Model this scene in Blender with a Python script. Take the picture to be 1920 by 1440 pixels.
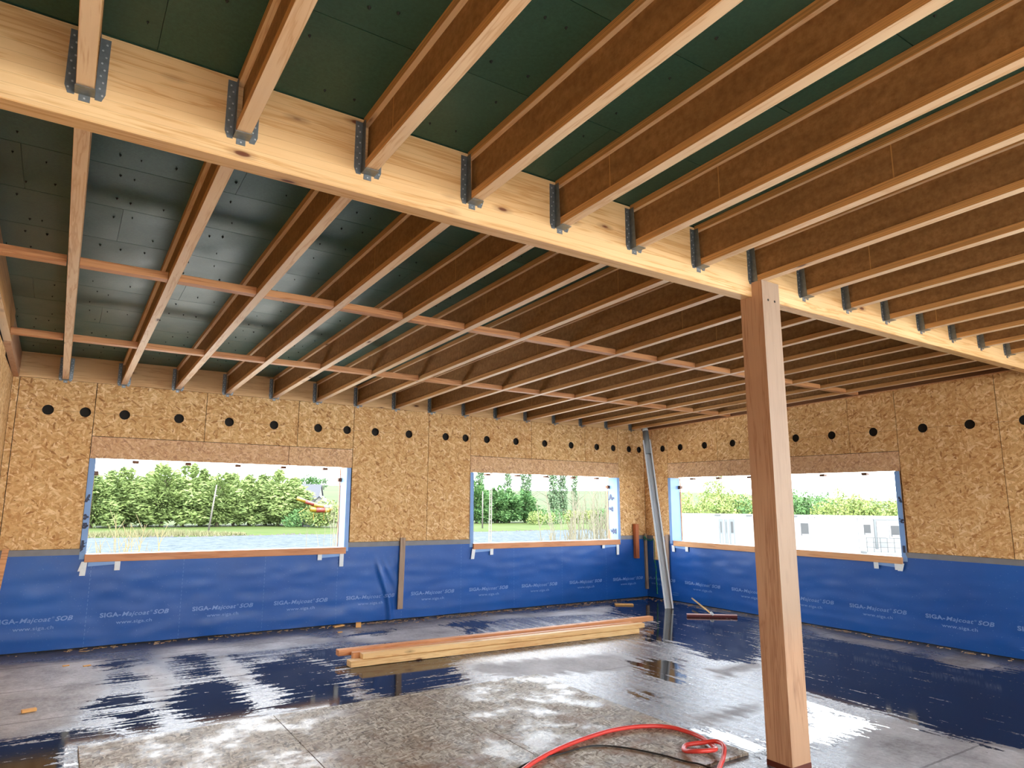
import bpy, bmesh, math, random
import numpy as np
from mathutils import Vector, Matrix, noise
random.seed(7); RNG = np.random.default_rng(7)
for o in list(bpy.data.objects): bpy.data.objects.remove(o)
COL = bpy.context.scene.collection
SC = bpy.context.scene

# ------------------------------------------------------------------ camera, sky, sun, exposure
H = 1.672
cd = bpy.data.cameras.new('camera'); cam = bpy.data.objects.new('camera', cd); COL.objects.link(cam)
cr = Vector((0.85043, -0.525977, 0.010788)); cu = Vector((-0.09682, -0.136321, 0.985922)); cf = Vector((0.517102, 0.839503, 0.166857))
cam.matrix_world = Matrix(((cr.x, cu.x, -cf.x, 0), (cr.y, cu.y, -cf.y, 0), (cr.z, cu.z, -cf.z, H), (0, 0, 0, 1)))
cd.sensor_width = 36; cd.lens = 1243.41 * 36 / 1920; cd.shift_x = 0.03634; cd.shift_y = 0.00457; cd.clip_end = 2000; cd.clip_start = .05
SC.camera = cam
SC.view_settings.view_transform = 'Standard'; SC.view_settings.look = 'None'
SC.view_settings.gamma = 1; SC.view_settings.use_curve_mapping = False
SC.view_settings.exposure = 0.15
SKY = 12.0
w = bpy.data.worlds.new('sky'); SC.world = w; w.use_nodes = True
nt = w.node_tree; nt.nodes.clear()
wo = nt.nodes.new('ShaderNodeOutputWorld'); bg = nt.nodes.new('ShaderNodeBackground')
tc = nt.nodes.new('ShaderNodeTexCoord'); mp = nt.nodes.new('ShaderNodeMapping'); mp.inputs['Scale'].default_value = (1.5, 1.5, 5)
nz = nt.nodes.new('ShaderNodeTexNoise'); nz.inputs['Scale'].default_value = 1.6; nz.inputs['Detail'].default_value = 5
rp = nt.nodes.new('ShaderNodeValToRGB'); rp.color_ramp.elements[0].position = .35; rp.color_ramp.elements[1].position = .62
rp.color_ramp.elements[0].color = (.80, .90, 1.0, 1); rp.color_ramp.elements[1].color = (1, 1, 1, 1)
nt.links.new(tc.outputs['Generated'], mp.inputs[0]); nt.links.new(mp.outputs[0], nz.inputs['Vector']); nt.links.new(nz.outputs[0], rp.inputs[0])
nt.links.new(rp.outputs[0], bg.inputs[0]); bg.inputs[1].default_value = SKY; nt.links.new(bg.outputs[0], wo.inputs[0])
sd = bpy.data.lights.new('sun', 'SUN'); sd.energy = 5.5; sd.angle = math.radians(6); sd.color = (1, .96, .9)
sun = bpy.data.objects.new('sun', sd); COL.objects.link(sun)
sun.rotation_euler = Vector((-.12, .68, -.72)).to_track_quat('-Z', 'Y').to_euler()
sun.location = (0, -20, 20)

# ------------------------------------------------------------------ measured layout (metres)
YB, XR, XL = 8.937, 9.232, -0.574
YN, YF, ZB = 2.862, 2.958, 3.139
SY = -0.0399
S, XF, FW = 0.6, -0.1007, 0.064
def zj(y): return 3.2445 + SY * (y - YN)
def zc(y): return 3.5315 + SY * (y - YN)
YREAR = -5.0
ORD = ['first', 'second', 'third', 'fourth', 'fifth', 'sixth', 'seventh', 'eighth', 'ninth', 'tenth', 'eleventh', 'twelfth', 'thirteenth', 'fourteenth', 'fifteenth', 'sixteenth', 'seventeenth']

# ------------------------------------------------------------------ helpers
class MB:
    def __init__(s): s.v = []; s.f = []
    def add(s, vs, fs):
        n = len(s.v); s.v += [tuple(v) for v in vs]; s.f += [tuple(i + n for i in f) for f in fs]; return s
    def box(s, x0, x1, y0, y1, z0, z1, sh=0):
        vs = [(x, y, z + sh * y) for z in (z0, z1) for y in (y0, y1) for x in (x0, x1)]
        return s.add(vs, [(0, 2, 3, 1), (4, 5, 7, 6), (0, 1, 5, 4), (2, 6, 7, 3), (0, 4, 6, 2), (1, 3, 7, 5)])
    def hexa(s, b, t):
        return s.add(list(b) + list(t), [(0, 3, 2, 1), (4, 5, 6, 7), (0, 1, 5, 4), (1, 2, 6, 5), (2, 3, 7, 6), (3, 0, 4, 7)])
    def beam(s, a, b, w, h, up=(0, 0, 1)):
        a, b = Vector(a), Vector(b); d = (b - a).normalized(); r = d.cross(Vector(up)).normalized(); u = r.cross(d)
        c = lambda p: [p - r * w / 2 - u * h / 2, p + r * w / 2 - u * h / 2, p + r * w / 2 + u * h / 2, p - r * w / 2 + u * h / 2]
        return s.hexa(c(a), c(b))
    def tube(s, pts, rad, n=8, cap=True):
        pts = [Vector(p) for p in pts]; rs = rad if hasattr(rad, '__len__') else [rad] * len(pts); rings = []; u = None
        for i, p in enumerate(pts):
            d = (pts[min(i + 1, len(pts) - 1)] - pts[max(i - 1, 0)]).normalized()
            if u is None: u = d.orthogonal().normalized()
            u = (u - d * u.dot(d)).normalized(); v = d.cross(u)
            rings.append([p + (u * math.cos(a) + v * math.sin(a)) * rs[i] for a in [2 * math.pi * k / n for k in range(n)]])
        fs = [(i * n + k, i * n + (k + 1) % n, (i + 1) * n + (k + 1) % n, (i + 1) * n + k) for i in range(len(pts) - 1) for k in range(n)]
        if cap: fs += [tuple(range(n - 1, -1, -1)), tuple((len(pts) - 1) * n + k for k in range(n))]
        return s.add([q for r in rings for q in r], fs)
    def mesh(s, name, mat, smooth=False, bevel=0):
        me = bpy.data.meshes.new(name); me.from_pydata(s.v, [], s.f); me.update()
        bm = bmesh.new(); bm.from_mesh(me); bmesh.ops.recalc_face_normals(bm, faces=bm.faces)
        if bevel: bmesh.ops.bevel(bm, geom=bm.edges[:], offset=bevel, segments=1, affect='EDGES')
        bm.to_mesh(me); bm.free()
        for m in (mat if isinstance(mat, (list, tuple)) else [mat]): me.materials.append(m)
        if smooth: me.polygons.foreach_set('use_smooth', [True] * len(me.polygons))
        return me
def link(name, data, parent=None, loc=None, rz=0):
    o = bpy.data.objects.new(name, data); COL.objects.link(o); o.parent = parent
    if loc: o.location = loc
    if rz: o.rotation_euler.z = rz
    return o
def put(name, mb, mat, parent=None, loc=None, rz=0, smooth=False, bevel=0): return link(name, mb.mesh(name, mat, smooth, bevel), parent, loc, rz)
def tag(o, label=None, cat=None, group=None, kind=None):
    if label: o['label'] = label
    if cat: o['category'] = cat
    if group: o['group'] = group
    if kind: o['kind'] = kind
    return o
def thing(name, label, cat, loc=(0, 0, 0), rz=0, group=None): return tag(link(name, None, None, loc, rz), label, cat, group)
def struct(name, loc=(0, 0, 0)): return tag(link(name, None, None, loc), kind='structure')
def dup(root, loc, label, rz=None):
    r = root.copy(); COL.objects.link(r); r.location = loc; r['label'] = label
    if rz is not None: r.rotation_euler.z = rz
    for ch in root.children:
        c = ch.copy(); COL.objects.link(c); c.parent = r
        for g in ch.children: d = g.copy(); COL.objects.link(d); d.parent = c
    return r

# ------------------------------------------------------------------ materials
class NT:
    def __init__(s, name, rough=.6, spec=.5):
        s.m = bpy.data.materials.new(name); s.m.use_nodes = True; s.t = s.m.node_tree; s.t.nodes.clear()
        s.out = s.n('OutputMaterial'); s.b = s.n('BsdfPrincipled'); s.l(s.b, s.out.inputs[0])
        s.b.inputs['Roughness'].default_value = rough; s.b.inputs['Specular IOR Level'].default_value = spec
    def n(s, ty, **k):
        x = s.t.nodes.new('ShaderNode' + ty)
        for a, v in k.items(): setattr(x, a, v)
        return x
    def l(s, a, b): s.t.links.new(a.outputs[0] if hasattr(a, 'outputs') else a, b)
    def set(s, sock, v):
        if isinstance(v, (int, float)) and sock.type == 'RGBA': sock.default_value = (v, v, v, 1)
        elif isinstance(v, (int, float, tuple)): sock.default_value = v if not (isinstance(v, tuple) and len(v) == 3 and sock.type == 'RGBA') else v + (1,)
        else: s.l(v, sock)
    def math(s, op, a, b=0., c=0.):
        x = s.n('Math', operation=op); s.set(x.inputs[0], a); s.set(x.inputs[1], b); s.set(x.inputs[2], c); return x.outputs[0]
    def vmul(s, v, k):
        x = s.n('VectorMath', operation='MULTIPLY'); s.set(x.inputs[0], v); s.set(x.inputs[1], k); return x.outputs[0]
    def vadd(s, v, k):
        x = s.n('VectorMath', operation='ADD'); s.set(x.inputs[0], v); s.set(x.inputs[1], k); return x.outputs[0]
    def map(s, v, scale=(1, 1, 1), rot=(0, 0, 0), loc=(0, 0, 0)):
        x = s.n('Mapping'); s.l(v, x.inputs[0]); x.inputs[1].default_value = loc; x.inputs[2].default_value = rot; x.inputs[3].default_value = scale; return x.outputs[0]
    def noise(s, v, scale, detail=3, rough=.5, dist=0):
        x = s.n('TexNoise'); s.l(v, x.inputs['Vector']); x.inputs['Scale'].default_value = scale; x.inputs['Detail'].default_value = detail
        x.inputs['Roughness'].default_value = rough; x.inputs['Distortion'].default_value = dist; return x.outputs[0]
    def vor(s, v, scale, rand=1.):
        x = s.n('TexVoronoi'); s.l(v, x.inputs['Vector']); x.inputs['Scale'].default_value = scale; x.inputs['Randomness'].default_value = rand; return x
    def ramp(s, f, *st):
        x = s.n('ValToRGB'); s.set(x.inputs[0], f); e = x.color_ramp.elements
        while len(e) < len(st): e.new(.5)
        for q, (p, c) in zip(e, st): q.position = p; q.color = c + (1,) if isinstance(c, tuple) else (c, c, c, 1)
        return x.outputs[0]
    def mix(s, f, a, b, mode='MIX'):
        x = s.n('Mix', data_type='RGBA', blend_type=mode); s.set(x.inputs[0], f); s.set(x.inputs[6], a); s.set(x.inputs[7], b); return x.outputs[2]
    def sep(s, v):
        x = s.n('SeparateXYZ'); s.l(v, x.inputs[0]); return x.outputs
    def comb(s, x_, y, z):
        x = s.n('CombineXYZ'); s.set(x.inputs[0], x_); s.set(x.inputs[1], y); s.set(x.inputs[2], z); return x.outputs[0]
    def obj(s, rand=0):
        v = s.n('TexCoord').outputs['Object']
        if rand:
            r = s.n('ObjectInfo').outputs['Random']; v = s.vadd(v, s.comb(s.math('MULTIPLY', r, rand), s.math('MULTIPLY', r, rand * 1.7), s.math('MULTIPLY', r, rand * .6)))
        return v
    def bump(s, h, strength=.3, dist=.01):
        x = s.n('Bump'); s.l(h, x.inputs['Height']); x.inputs['Strength'].default_value = strength; x.inputs['Distance'].default_value = dist; s.l(x, s.b.inputs['Normal'])
    def done(s, col=None, rough=None):
        if col is not None: s.set(s.b.inputs['Base Color'], col)
        if rough is not None: s.set(s.b.inputs['Roughness'], rough)
        return s.m
def plain(name, col, rough=.6, metal=0, var=0, vs=4):
    n = NT(name, rough); n.b.inputs['Metallic'].default_value = metal
    if var:
        c = n.mix(n.noise(n.obj(9), vs, 4), tuple(x * (1 - var) for x in col), tuple(min(1, x * (1 + var)) for x in col)); return n.done(c)
    return n.done(col)
def sq(*c): return tuple(((x / 255) / 12.92 if x / 255 < .04045 else ((x / 255 + .055) / 1.055) ** 2.4) for x in c)

def osb(name, tint=(1, 1, 1), plane='XZ', size=1., wet=0, seams=()):
    n = NT(name, .75, .25); v = n.obj(0); x, y, z = n.sep(v)[:3]
    r = n.n('ObjectInfo').outputs['Random']
    p = {'XZ': (x, z), 'YZ': (y, z), 'XY': (x, y)}[plane]
    uv = n.comb(p[0], p[1], n.math('MULTIPLY', r, 40.))
    warp = n.n('TexNoise'); n.l(uv, warp.inputs['Vector']); warp.inputs['Scale'].default_value = 9.
    uv = n.vadd(uv, n.vmul(warp.outputs['Color'], (.02, .02, 0.)))
    base = n.ramp(n.noise(uv, 2.2, 5), (.3, sq(196, 156, 104)), (.7, sq(218, 182, 130)))
    hgt = 0.
    for i, (a, th) in enumerate(((.2, .5), (1.0, .55), (2.3, .5), (1.65, .45), (2.85, .62), (.6, .6))):
        vv = n.map(uv, (1, .27, .3), (0, 0, 0)) if 0 else n.map(n.map(uv, rot=(0, 0, a), loc=(i * 3.3, i * 1.7, 0)), (16. / size, 58. / size, 1.))
        vo = n.vor(vv, 1.); c = n.n('SeparateColor'); n.l(vo.outputs['Color'], c.inputs[0])
        msk = n.math('MULTIPLY', n.math('GREATER_THAN', c.outputs[0], th), n.math('LESS_THAN', vo.outputs['Distance'], .62))
        fc = n.ramp(c.outputs[1], (0., sq(140, 90, 48)), ((.17 if wet else .07), sq(186, 136, 82)), (.5, sq(214, 172, 116)), (.85, sq(232, 198, 146)), (1., sq(246, 220, 176)))
        base = n.mix(n.math('MULTIPLY', msk, .8), base, fc)
        hgt = n.math('ADD', hgt, n.math('MULTIPLY', msk, c.outputs[2]))
    dk = n.ramp(n.vor(n.map(uv, (60, 25, 1)), 1.).outputs['Distance'], (0., 1.), (.13, 0.))
    base = n.mix(n.math('MULTIPLY', dk, n.math('GREATER_THAN', n.noise(uv, 11., 1), .55)), base, sq(84, 48, 24))
    base = n.mix(n.math('MULTIPLY', n.math('POWER', r, 2.), .14), base, sq(176, 104, 46))
    if wet: base = n.mix(.28, base, sq(218, 184, 158))
    base = n.mix(1., base, tint, 'MULTIPLY')
    n.bump(hgt, .35, .004)
    return n.done(base)

def wood(name, light, dark, axis=0, scale=1., knots=.6, rand=13., rough=.55, lam=0, edge=None, grey=0):
    n = NT(name, rough, .35); v = n.obj(rand)
    st = [14. * scale] * 3; st[axis] = .9 * scale
    vs = n.map(v, tuple(st))
    g = n.noise(vs, 1.1, 4, .55, .6)
    st2 = [55. * scale] * 3; st2[axis] = 1.6 * scale
    fine = n.noise(n.map(v, tuple(st2)), 1.4, 3)
    f = n.math('ADD', n.math('MULTIPLY', g, .75), n.math('MULTIPLY', fine, .25))
    f = n.math('FRACT', n.math('MULTIPLY', f, 5.))
    col = n.mix(n.ramp(f, (0., .15), (.55, .0), (.9, .75), (1., .15)), light, dark)
    col = n.mix(n.ramp(n.noise(v, 1.3, 2), (.35, .0), (.7, .35)), col, dark)
    if lam:
        z = n.sep(n.obj(0))[2]; fr = n.math('FRACT', n.math('DIVIDE', z, .0445))
        col = n.mix(n.math('MULTIPLY', n.math('LESS_THAN', fr, .04), .35), col, sq(120, 72, 28))
        lid = n.math('FLOOR', n.math('DIVIDE', z, .0445)); wn = n.n('TexWhiteNoise', noise_dimensions='1D'); n.l(lid, wn.inputs['W'])
        col = n.mix(n.math('MULTIPLY', wn.outputs[0], .22), col, sq(190, 128, 66))
    if knots:
        ks = [11.] * 3; ks[axis] = 3.6
        vo = n.vor(n.map(v, tuple(ks)), 1.); c = n.n('SeparateColor'); n.l(vo.outputs['Color'], c.inputs[0])
        on = n.math('GREATER_THAN', c.outputs[0], 1 - .22 * knots)
        k = n.math('MULTIPLY', n.ramp(vo.outputs['Distance'], (0., 1.), (.10, .95), (.15, .35), (.30, 0.)), on)
        col = n.mix(k, col, sq(98, 48, 22))
    if edge:                                   # plywood-like laminations on the sawn edges
        nx_ = n.math('GREATER_THAN', n.math('ABSOLUTE', n.sep(n.n('NewGeometry').outputs['Normal'])[0]), .5)
        zz_ = n.math('ADD', n.sep(n.obj(0))[2], n.math('MULTIPLY', n.sep(n.obj(0))[1], .0399))
        pl_ = n.noise(n.comb(0., n.math('MULTIPLY', n.sep(v)[1], .8), n.math('MULTIPLY', zz_, 230.)), 1., 2)
        col = n.mix(nx_, col, n.mix(n.ramp(pl_, (.38, 0.), (.58, 1.)), edge, tuple(q * .62 for q in edge)))
    if grey:                                   # post front: weathered grey, also darkened to offset the strong front light
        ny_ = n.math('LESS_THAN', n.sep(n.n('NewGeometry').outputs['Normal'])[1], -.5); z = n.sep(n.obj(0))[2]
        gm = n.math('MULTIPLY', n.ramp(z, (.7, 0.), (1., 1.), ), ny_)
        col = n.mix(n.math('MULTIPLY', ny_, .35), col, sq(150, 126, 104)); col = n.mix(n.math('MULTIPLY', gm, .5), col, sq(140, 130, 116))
    n.bump(f, .08, .002)
    return n.done(col)

M = {}
M['osb_b'] = osb('osb_back', (1., .99, .97), 'XZ', 1.12); M['osb_r'] = osb('osb_right', (1., .98, .95), 'YZ', 1.12)
M['osbp_b'] = osb('osb_pale_back', (1., .98, 1.), 'XZ', .9, 1); M['osbp_r'] = osb('osb_pale_right', (1., .98, 1.), 'YZ', .9, 1)
M['beam'] = wood('glulam_spruce', sq(238, 204, 152), sq(200, 146, 84), 0, .8, 1.6, 0, lam=1)
M['flange'] = wood('joist_flange_lvl', sq(242, 216, 182), sq(212, 168, 122), 1, 1., .7, edge=sq(218, 162, 100))
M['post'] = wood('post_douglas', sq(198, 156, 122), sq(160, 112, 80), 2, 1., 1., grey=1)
M['pink'] = wood('pinkish_softwood', sq(214, 158, 108), sq(160, 98, 58), 0, 1., .5)
M['batten'] = wood('grey_batten', sq(170, 146, 124), sq(120, 96, 78), 2, 1., .5)
M['red'] = wood('reddish_offcut', sq(190, 112, 70), sq(140, 72, 40), 2, 1., .3)
M['sill'] = wood('sill_timber', sq(214, 152, 108), sq(176, 110, 68), 0, 1., .6)
M['sill_r'] = wood('sill_timber_right', sq(222, 170, 120), sq(184, 124, 76), 1, 1., .6)
M['lumber'] = wood('stack_timber', sq(240, 204, 146), sq(206, 150, 92), 0, 1., .5)
M['lumber_red'] = wood('stack_timber_red', sq(222, 160, 110), sq(180, 110, 70), 0, 1., .5)
M['ledger'] = wood('ledger_lvl', sq(224, 184, 132), sq(192, 144, 92), 0, 1., .7)
M['ledger_d'] = wood('ledger_dark', sq(120, 78, 46), sq(80, 48, 26), 1, 1., .3)
M['chip'] = plain('wood_offcut', sq(226, 170, 100), .6, 0, .15, 30)
def web():
    n = NT('hardboard_web', .7, .3); v = n.obj(11)
    c = n.ramp(n.noise(v, 28, 6, .65), (.3, sq(132, 94, 54)), (.7, sq(168, 124, 78)))
    c = n.mix(n.ramp(n.noise(n.map(v, (1, 2, 9)), 2., 3), (.35, .35), (.6, 0.)), c, sq(112, 76, 42))
    y = n.sep(v)[1]; fr = n.math('FRACT', n.math('DIVIDE', y, 2.44))
    c = n.mix(n.math('MULTIPLY', n.math('LESS_THAN', fr, .0025), .8), c, sq(200, 150, 86))
    n.bump(n.noise(v, 60, 3), .12, .002); return n.done(c)
M['web'] = web()
def green():
    n = NT('green_board', .45, .32); v = n.obj(0); r = n.n('ObjectInfo').outputs['Random']
    c = n.ramp(n.noise(v, 60, 6, .7), (.3, sq(44, 78, 66)), (.7, sq(58, 96, 82)))
    c = n.mix(n.math('MULTIPLY', r, .4), c, sq(58, 76, 58))
    c = n.mix(n.ramp(n.noise(v, 1.2, 4), (.45, 0.), (.7, .35)), c, sq(80, 112, 100))
    n.bump(n.noise(v, 110, 4), .25, .003); return n.done(c, n.ramp(n.noise(v, 2., 4), (.3, .34), (.7, .52)))
M['green'] = green()
M['galv'] = plain('galvanised_steel', (.20, .22, .23), .42, .75, .35, 40)
M['nail'] = plain('nail_head', (.62, .64, .66), .35, .8)
M['dark'] = plain('cavity_shade', (.018, .015, .012), .9)  # near-black colour stands in for the shade inside the wall holes
M['screw'] = plain('screw_tip', (.012, .016, .014), .8)
def membrane():
    n = NT('blue_membrane', .42, .45); v = n.obj(0); x, y, z = n.sep(v)[:3]
    c = n.mix(n.noise(v, 1.1, 4), sq(14, 68, 142), sq(18, 94, 180))
    u = n.math('ADD', x, n.math('MULTIPLY', y, 1.))
    n1 = n.vor(n.comb(n.math('MULTIPLY', u, 12.), n.math('MULTIPLY', z, 15.), 0.), 1., .25)
    dots = n.math('MULTIPLY', n.math('LESS_THAN', n1.outputs['Distance'], .05), n.math('GREATER_THAN', n.noise(v, 14, 1), .45))
    c = n.mix(n.math('MULTIPLY', dots, .55), c, sq(120, 150, 205))
    n2 = n.vor(n.vmul(v, (26., 26., 26.)), 1.); c = n.mix(n.math('MULTIPLY', n.math('LESS_THAN', n2.outputs['Distance'], .08), .35), c, sq(150, 172, 214))
    dash = n.math('MULTIPLY', n.math('LESS_THAN', n.math('FRACT', n.math('DIVIDE', n.math('SUBTRACT', x, .385), .98)), .006), n.math('LESS_THAN', n.math('FRACT', n.math('MULTIPLY', z, 22.)), .6))
    c = n.mix(n.math('MULTIPLY', dash, .4), c, sq(110, 145, 205))
    n.bump(n.noise(v, 9, 4), .15, .01); return n.done(c, n.ramp(n.noise(v, 7, 3), (.3, .34), (.7, .5)))
M['mem'] = membrane()
M['jamb'] = plain('jamb_membrane', sq(120, 160, 214), .45, 0, .12, 6)
M['print'] = plain('membrane_print', sq(112, 144, 204), .5)
M['print_d'] = plain('membrane_print_dark', sq(34, 44, 76), .5)
M['strip'] = plain('grey_tape', sq(120, 120, 124), .5, 0, .2, 12)
M['tape'] = plain('white_paper_tape', sq(225, 232, 236), .6, 0, .1, 40)
M['gutter'] = plain('light_grey_pvc', sq(205, 212, 218), .3, 0, .06, 10)
M['gutter_d'] = plain('grey_pvc', sq(122, 128, 132), .4, 0, .06, 10)
M['hose'] = plain('red_rubber', sq(226, 70, 62), .35, 0, .08, 20)
M['black'] = plain('black_rubber', (.012, .012, .013), .4)
M['bristle'] = plain('broom_bristle', sq(92, 34, 36), .8, 0, .2, 60)
M['broom'] = plain('broom_head', sq(224, 190, 190), .5)
M['handle'] = wood('broom_handle', sq(232, 196, 140), sq(210, 160, 100), 0, 1., 0)
M['rope'] = plain('green_rope', sq(30, 110, 86), .8, 0, .3, 80)

def floor_mat():
    n = NT('wet_black_membrane_floor', .5, .5); v = n.obj(0); x, y, z = n.sep(v)[:3]
    at = n.n('Attribute', attribute_name='wet'); sc = n.n('SeparateColor'); n.l(at.outputs['Color'], sc.inputs[0])
    side = n.math('GREATER_THAN', x, 3.9)
    st = n.mix(side, n.map(v, (1.4, 15, 1)), n.map(v, (13, 1.6, 1)))
    streak = n.noise(st, 1., 5, .65, .4); fine = n.noise(v, 26., 5, .7)
    nz_ = n.math('ADD', n.math('MULTIPLY', n.math('SUBTRACT', streak, .5), 1.0), n.math('MULTIPLY', n.math('SUBTRACT', fine, .5), .45))
    pud = n.ramp(n.math('ADD', sc.outputs[0], nz_), (.49, 0.), (.515, 1.))
    dry = n.ramp(n.math('ADD', sc.outputs[1], n.math('MULTIPLY', nz_, .7)), (.44, 0.), (.60, 1.))
    film = n.ramp(n.math('ADD', n.math('MULTIPLY', streak, .6), n.math('MULTIPLY', fine, .4)), (.40, 0.), (.56, 1.))
    dirt = n.noise(v, 1.7, 6, .6)
    cdry = n.ramp(n.math('ADD', n.math('MULTIPLY', dirt, .7), n.math('MULTIPLY', fine, .3)), (.34, sq(104, 100, 104)), (.5, sq(160, 158, 164)), (.68, sq(198, 197, 203)))
    cfilm = n.mix(film, sq(140, 139, 146), sq(92, 92, 100))
    c = n.mix(dry, cfilm, cdry)
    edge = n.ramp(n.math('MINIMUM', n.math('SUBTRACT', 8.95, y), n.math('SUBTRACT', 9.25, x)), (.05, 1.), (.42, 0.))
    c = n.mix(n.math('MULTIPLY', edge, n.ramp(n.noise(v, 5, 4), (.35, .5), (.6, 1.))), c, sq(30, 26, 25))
    lap = n.math('LESS_THAN', n.math('ABSOLUTE', n.math('SUBTRACT', n.math('FRACT', n.math('DIVIDE', n.math('ADD', y, n.math('MULTIPLY', streak, .02)), .97)), .5)), .009)
    c = n.mix(n.math('MULTIPLY', lap, .55), c, sq(46, 42, 44))
    grit = n.math('LESS_THAN', n.vor(v, 34.).outputs['Distance'], .11)
    c = n.mix(n.math('MULTIPLY', grit, .5), c, sq(196, 190, 182))
    c = n.mix(pud, c, sq(36, 34, 37))
    g2 = n.math('MULTIPLY', n.math('LESS_THAN', n.vor(v, 13.).outputs['Distance'], .075), n.math('GREATER_THAN', fine, .5)); c = n.mix(n.math('MULTIPLY', g2, .8), c, sq(190, 190, 196))
    r = n.mix(film, .36, .17); r = n.mix(dry, r, .62); r = n.mix(edge, r, .6); r = n.mix(pud, r, .045)
    n.set(n.b.inputs['Specular IOR Level'], n.mix(pud, n.mix(dry, 1., .35), .26))
    hh = n.math('ADD', n.math('MULTIPLY', streak, .5), n.math('MULTIPLY', fine, .8))
    hh = n.math('MULTIPLY', hh, n.math('SUBTRACT', 1., n.math('MULTIPLY', pud, .97)))
    n.bump(hh, .7, .010)
    return n.done(c, r)
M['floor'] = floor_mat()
def osb_wet():
    n = NT('weathered_osb', .6, .5); v = n.obj(0)
    warp = n.n('TexNoise'); n.l(v, warp.inputs['Vector']); warp.inputs['Scale'].default_value = 8.
    uv = n.vadd(v, n.vmul(warp.outputs['Color'], (.03, .03, 0.)))
    base = n.ramp(n.noise(uv, 3., 5), (.3, sq(146, 134, 120)), (.7, sq(182, 172, 158))); h = 0.
    for i, (a, th) in enumerate(((.2, .5), (1.0, .5), (2.3, .5), (1.65, .45), (2.85, .6))):
        vo = n.vor(n.map(n.map(uv, rot=(0, 0, a), loc=(i * 3.3, i * 1.7, 0)), (15., 60., 1.)), 1.); c = n.n('SeparateColor'); n.l(vo.outputs['Color'], c.inputs[0])
        msk = n.math('MULTIPLY', n.math('GREATER_THAN', c.outputs[0], th), n.math('LESS_THAN', vo.outputs['Distance'], .6))
        fc = n.ramp(c.outputs[1], (0., sq(66, 48, 36)), (.25, sq(128, 110, 90)), (.6, sq(178, 166, 148)), (1., sq(222, 214, 202)))
        base = n.mix(n.math('MULTIPLY', msk, .85), base, fc); h = n.math('ADD', h, n.math('MULTIPLY', msk, c.outputs[2]))
    y = n.sep(v)[1]
    br = n.ramp(n.noise(uv, 3.2, 5, .65), (.50, 0.), (.62, .6))
    near = n.ramp(n.math('SUBTRACT', 5.0, y), (0., 0.), (1., 1.))
    base = n.mix(n.math('MULTIPLY', br, near), base, sq(128, 78, 40))
    wet = n.ramp(n.noise(uv, 2.4, 6, .7), (.45, 0.), (.6, 1.))
    base = n.mix(n.math('MULTIPLY', wet, .25), base, sq(70, 62, 54))
    n.bump(h, .8, .008); return n.done(base, n.mix(wet, .62, .32))
M['osb_wet'] = osb_wet()

def foliage(name, a, b, sc_=1.):
    n = NT(name, .7, .2); v = n.obj(5); r = n.n('ObjectInfo').outputs['Random']
    c = n.mix(n.ramp(n.noise(v, 1.2 * sc_, 3), (.35, 0.), (.65, 1.)), a, b); c = n.mix(n.math('MULTIPLY', r, .35), c, b)
    return n.done(c)
M['conifer'] = foliage('conifer_foliage', sq(76, 94, 52), sq(112, 128, 74), .5)
M['leaf'] = foliage('spring_foliage', sq(86, 110, 57), sq(119, 127, 73))
M['leaf_d'] = foliage('green_foliage', sq(53, 88, 50), sq(78, 106, 59))
M['poplar'] = foliage('poplar_foliage', sq(69, 94, 68), sq(96, 114, 84))
M['twig'] = plain('pale_twigs', (.085, .078, .050), .8, 0, .2)
M['willow'] = plain('yellow_willow_twigs', (.10, .078, .028), .8, 0, .2)
M['bark'] = plain('bark', sq(64, 55, 44), .9, 0, .3)
M['reed'] = plain('dry_reed', (.095, .092, .040), .8, 0, .2)
M['stone'] = plain('shore_stone', (.032, .029, .024), .8, 0, .3)
M['pole'] = plain('weathered_pole', (.085, .078, .066), .8, 0, .1)
M['white'] = plain('white_cabin_panel', (.15, .153, .157), .5)
M['cream'] = plain('cabin_frame', (.09, .097, .10), .5)
M['glass'] = plain('dark_window_glass', (.010, .012, .014), .6)
M['doorgrey'] = plain('door_grey', sq(64, 70, 72), .5)
M['rail'] = plain('galvanised_rail', sq(40, 45, 46), .5)
M['slate'] = plain('slate_roof', (.020, .023, .032), .6, 0, .1)
M['render'] = plain('cream_render', (.10, .098, .09), .8)
M['yellow'] = plain('yellow_slide', (.13, .085, .006), .35); M['slidered'] = plain('red_slide', (.10, .012, .008), .35)
def grass():
    n = NT('grass', .9, .1); v = n.obj(0)
    c = n.mix(n.ramp(n.noise(n.map(v, (.05, .25, 1)), 4, 5), (.35, 0.), (.65, 1.)), (.026, .046, .008), (.042, .056, .014)); return n.done(c)
M['grass'] = grass()
def field():
    n = NT('hill_field', .9, .1); v = n.obj(0); z = n.sep(v)[2]
    c = n.mix(n.ramp(n.noise(n.map(v, (.01, .01, 1.2)), 1.5, 3), (.4, 0.), (.55, 1.)), (.020, .036, .008), (.033, .044, .014)); return n.done(c)
M['field'] = field()
def water():
    n = NT('lake_water', .4, 0.); v = n.obj(0)
    c = n.mix(n.ramp(n.noise(n.map(v, (.6, 2.2, 1)), 1.5, 6, .75), (.36, 0.), (.56, 1.)), (.022, .036, .044), (.088, .100, .108))  # bright and dark ripples of the sky reflection painted into the diffuse colour
    n.bump(n.noise(n.map(v, (.3, .9, 1)), 1.2, 6, .6), 1., .9); return n.done(c)
M['water'] = water()

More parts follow.
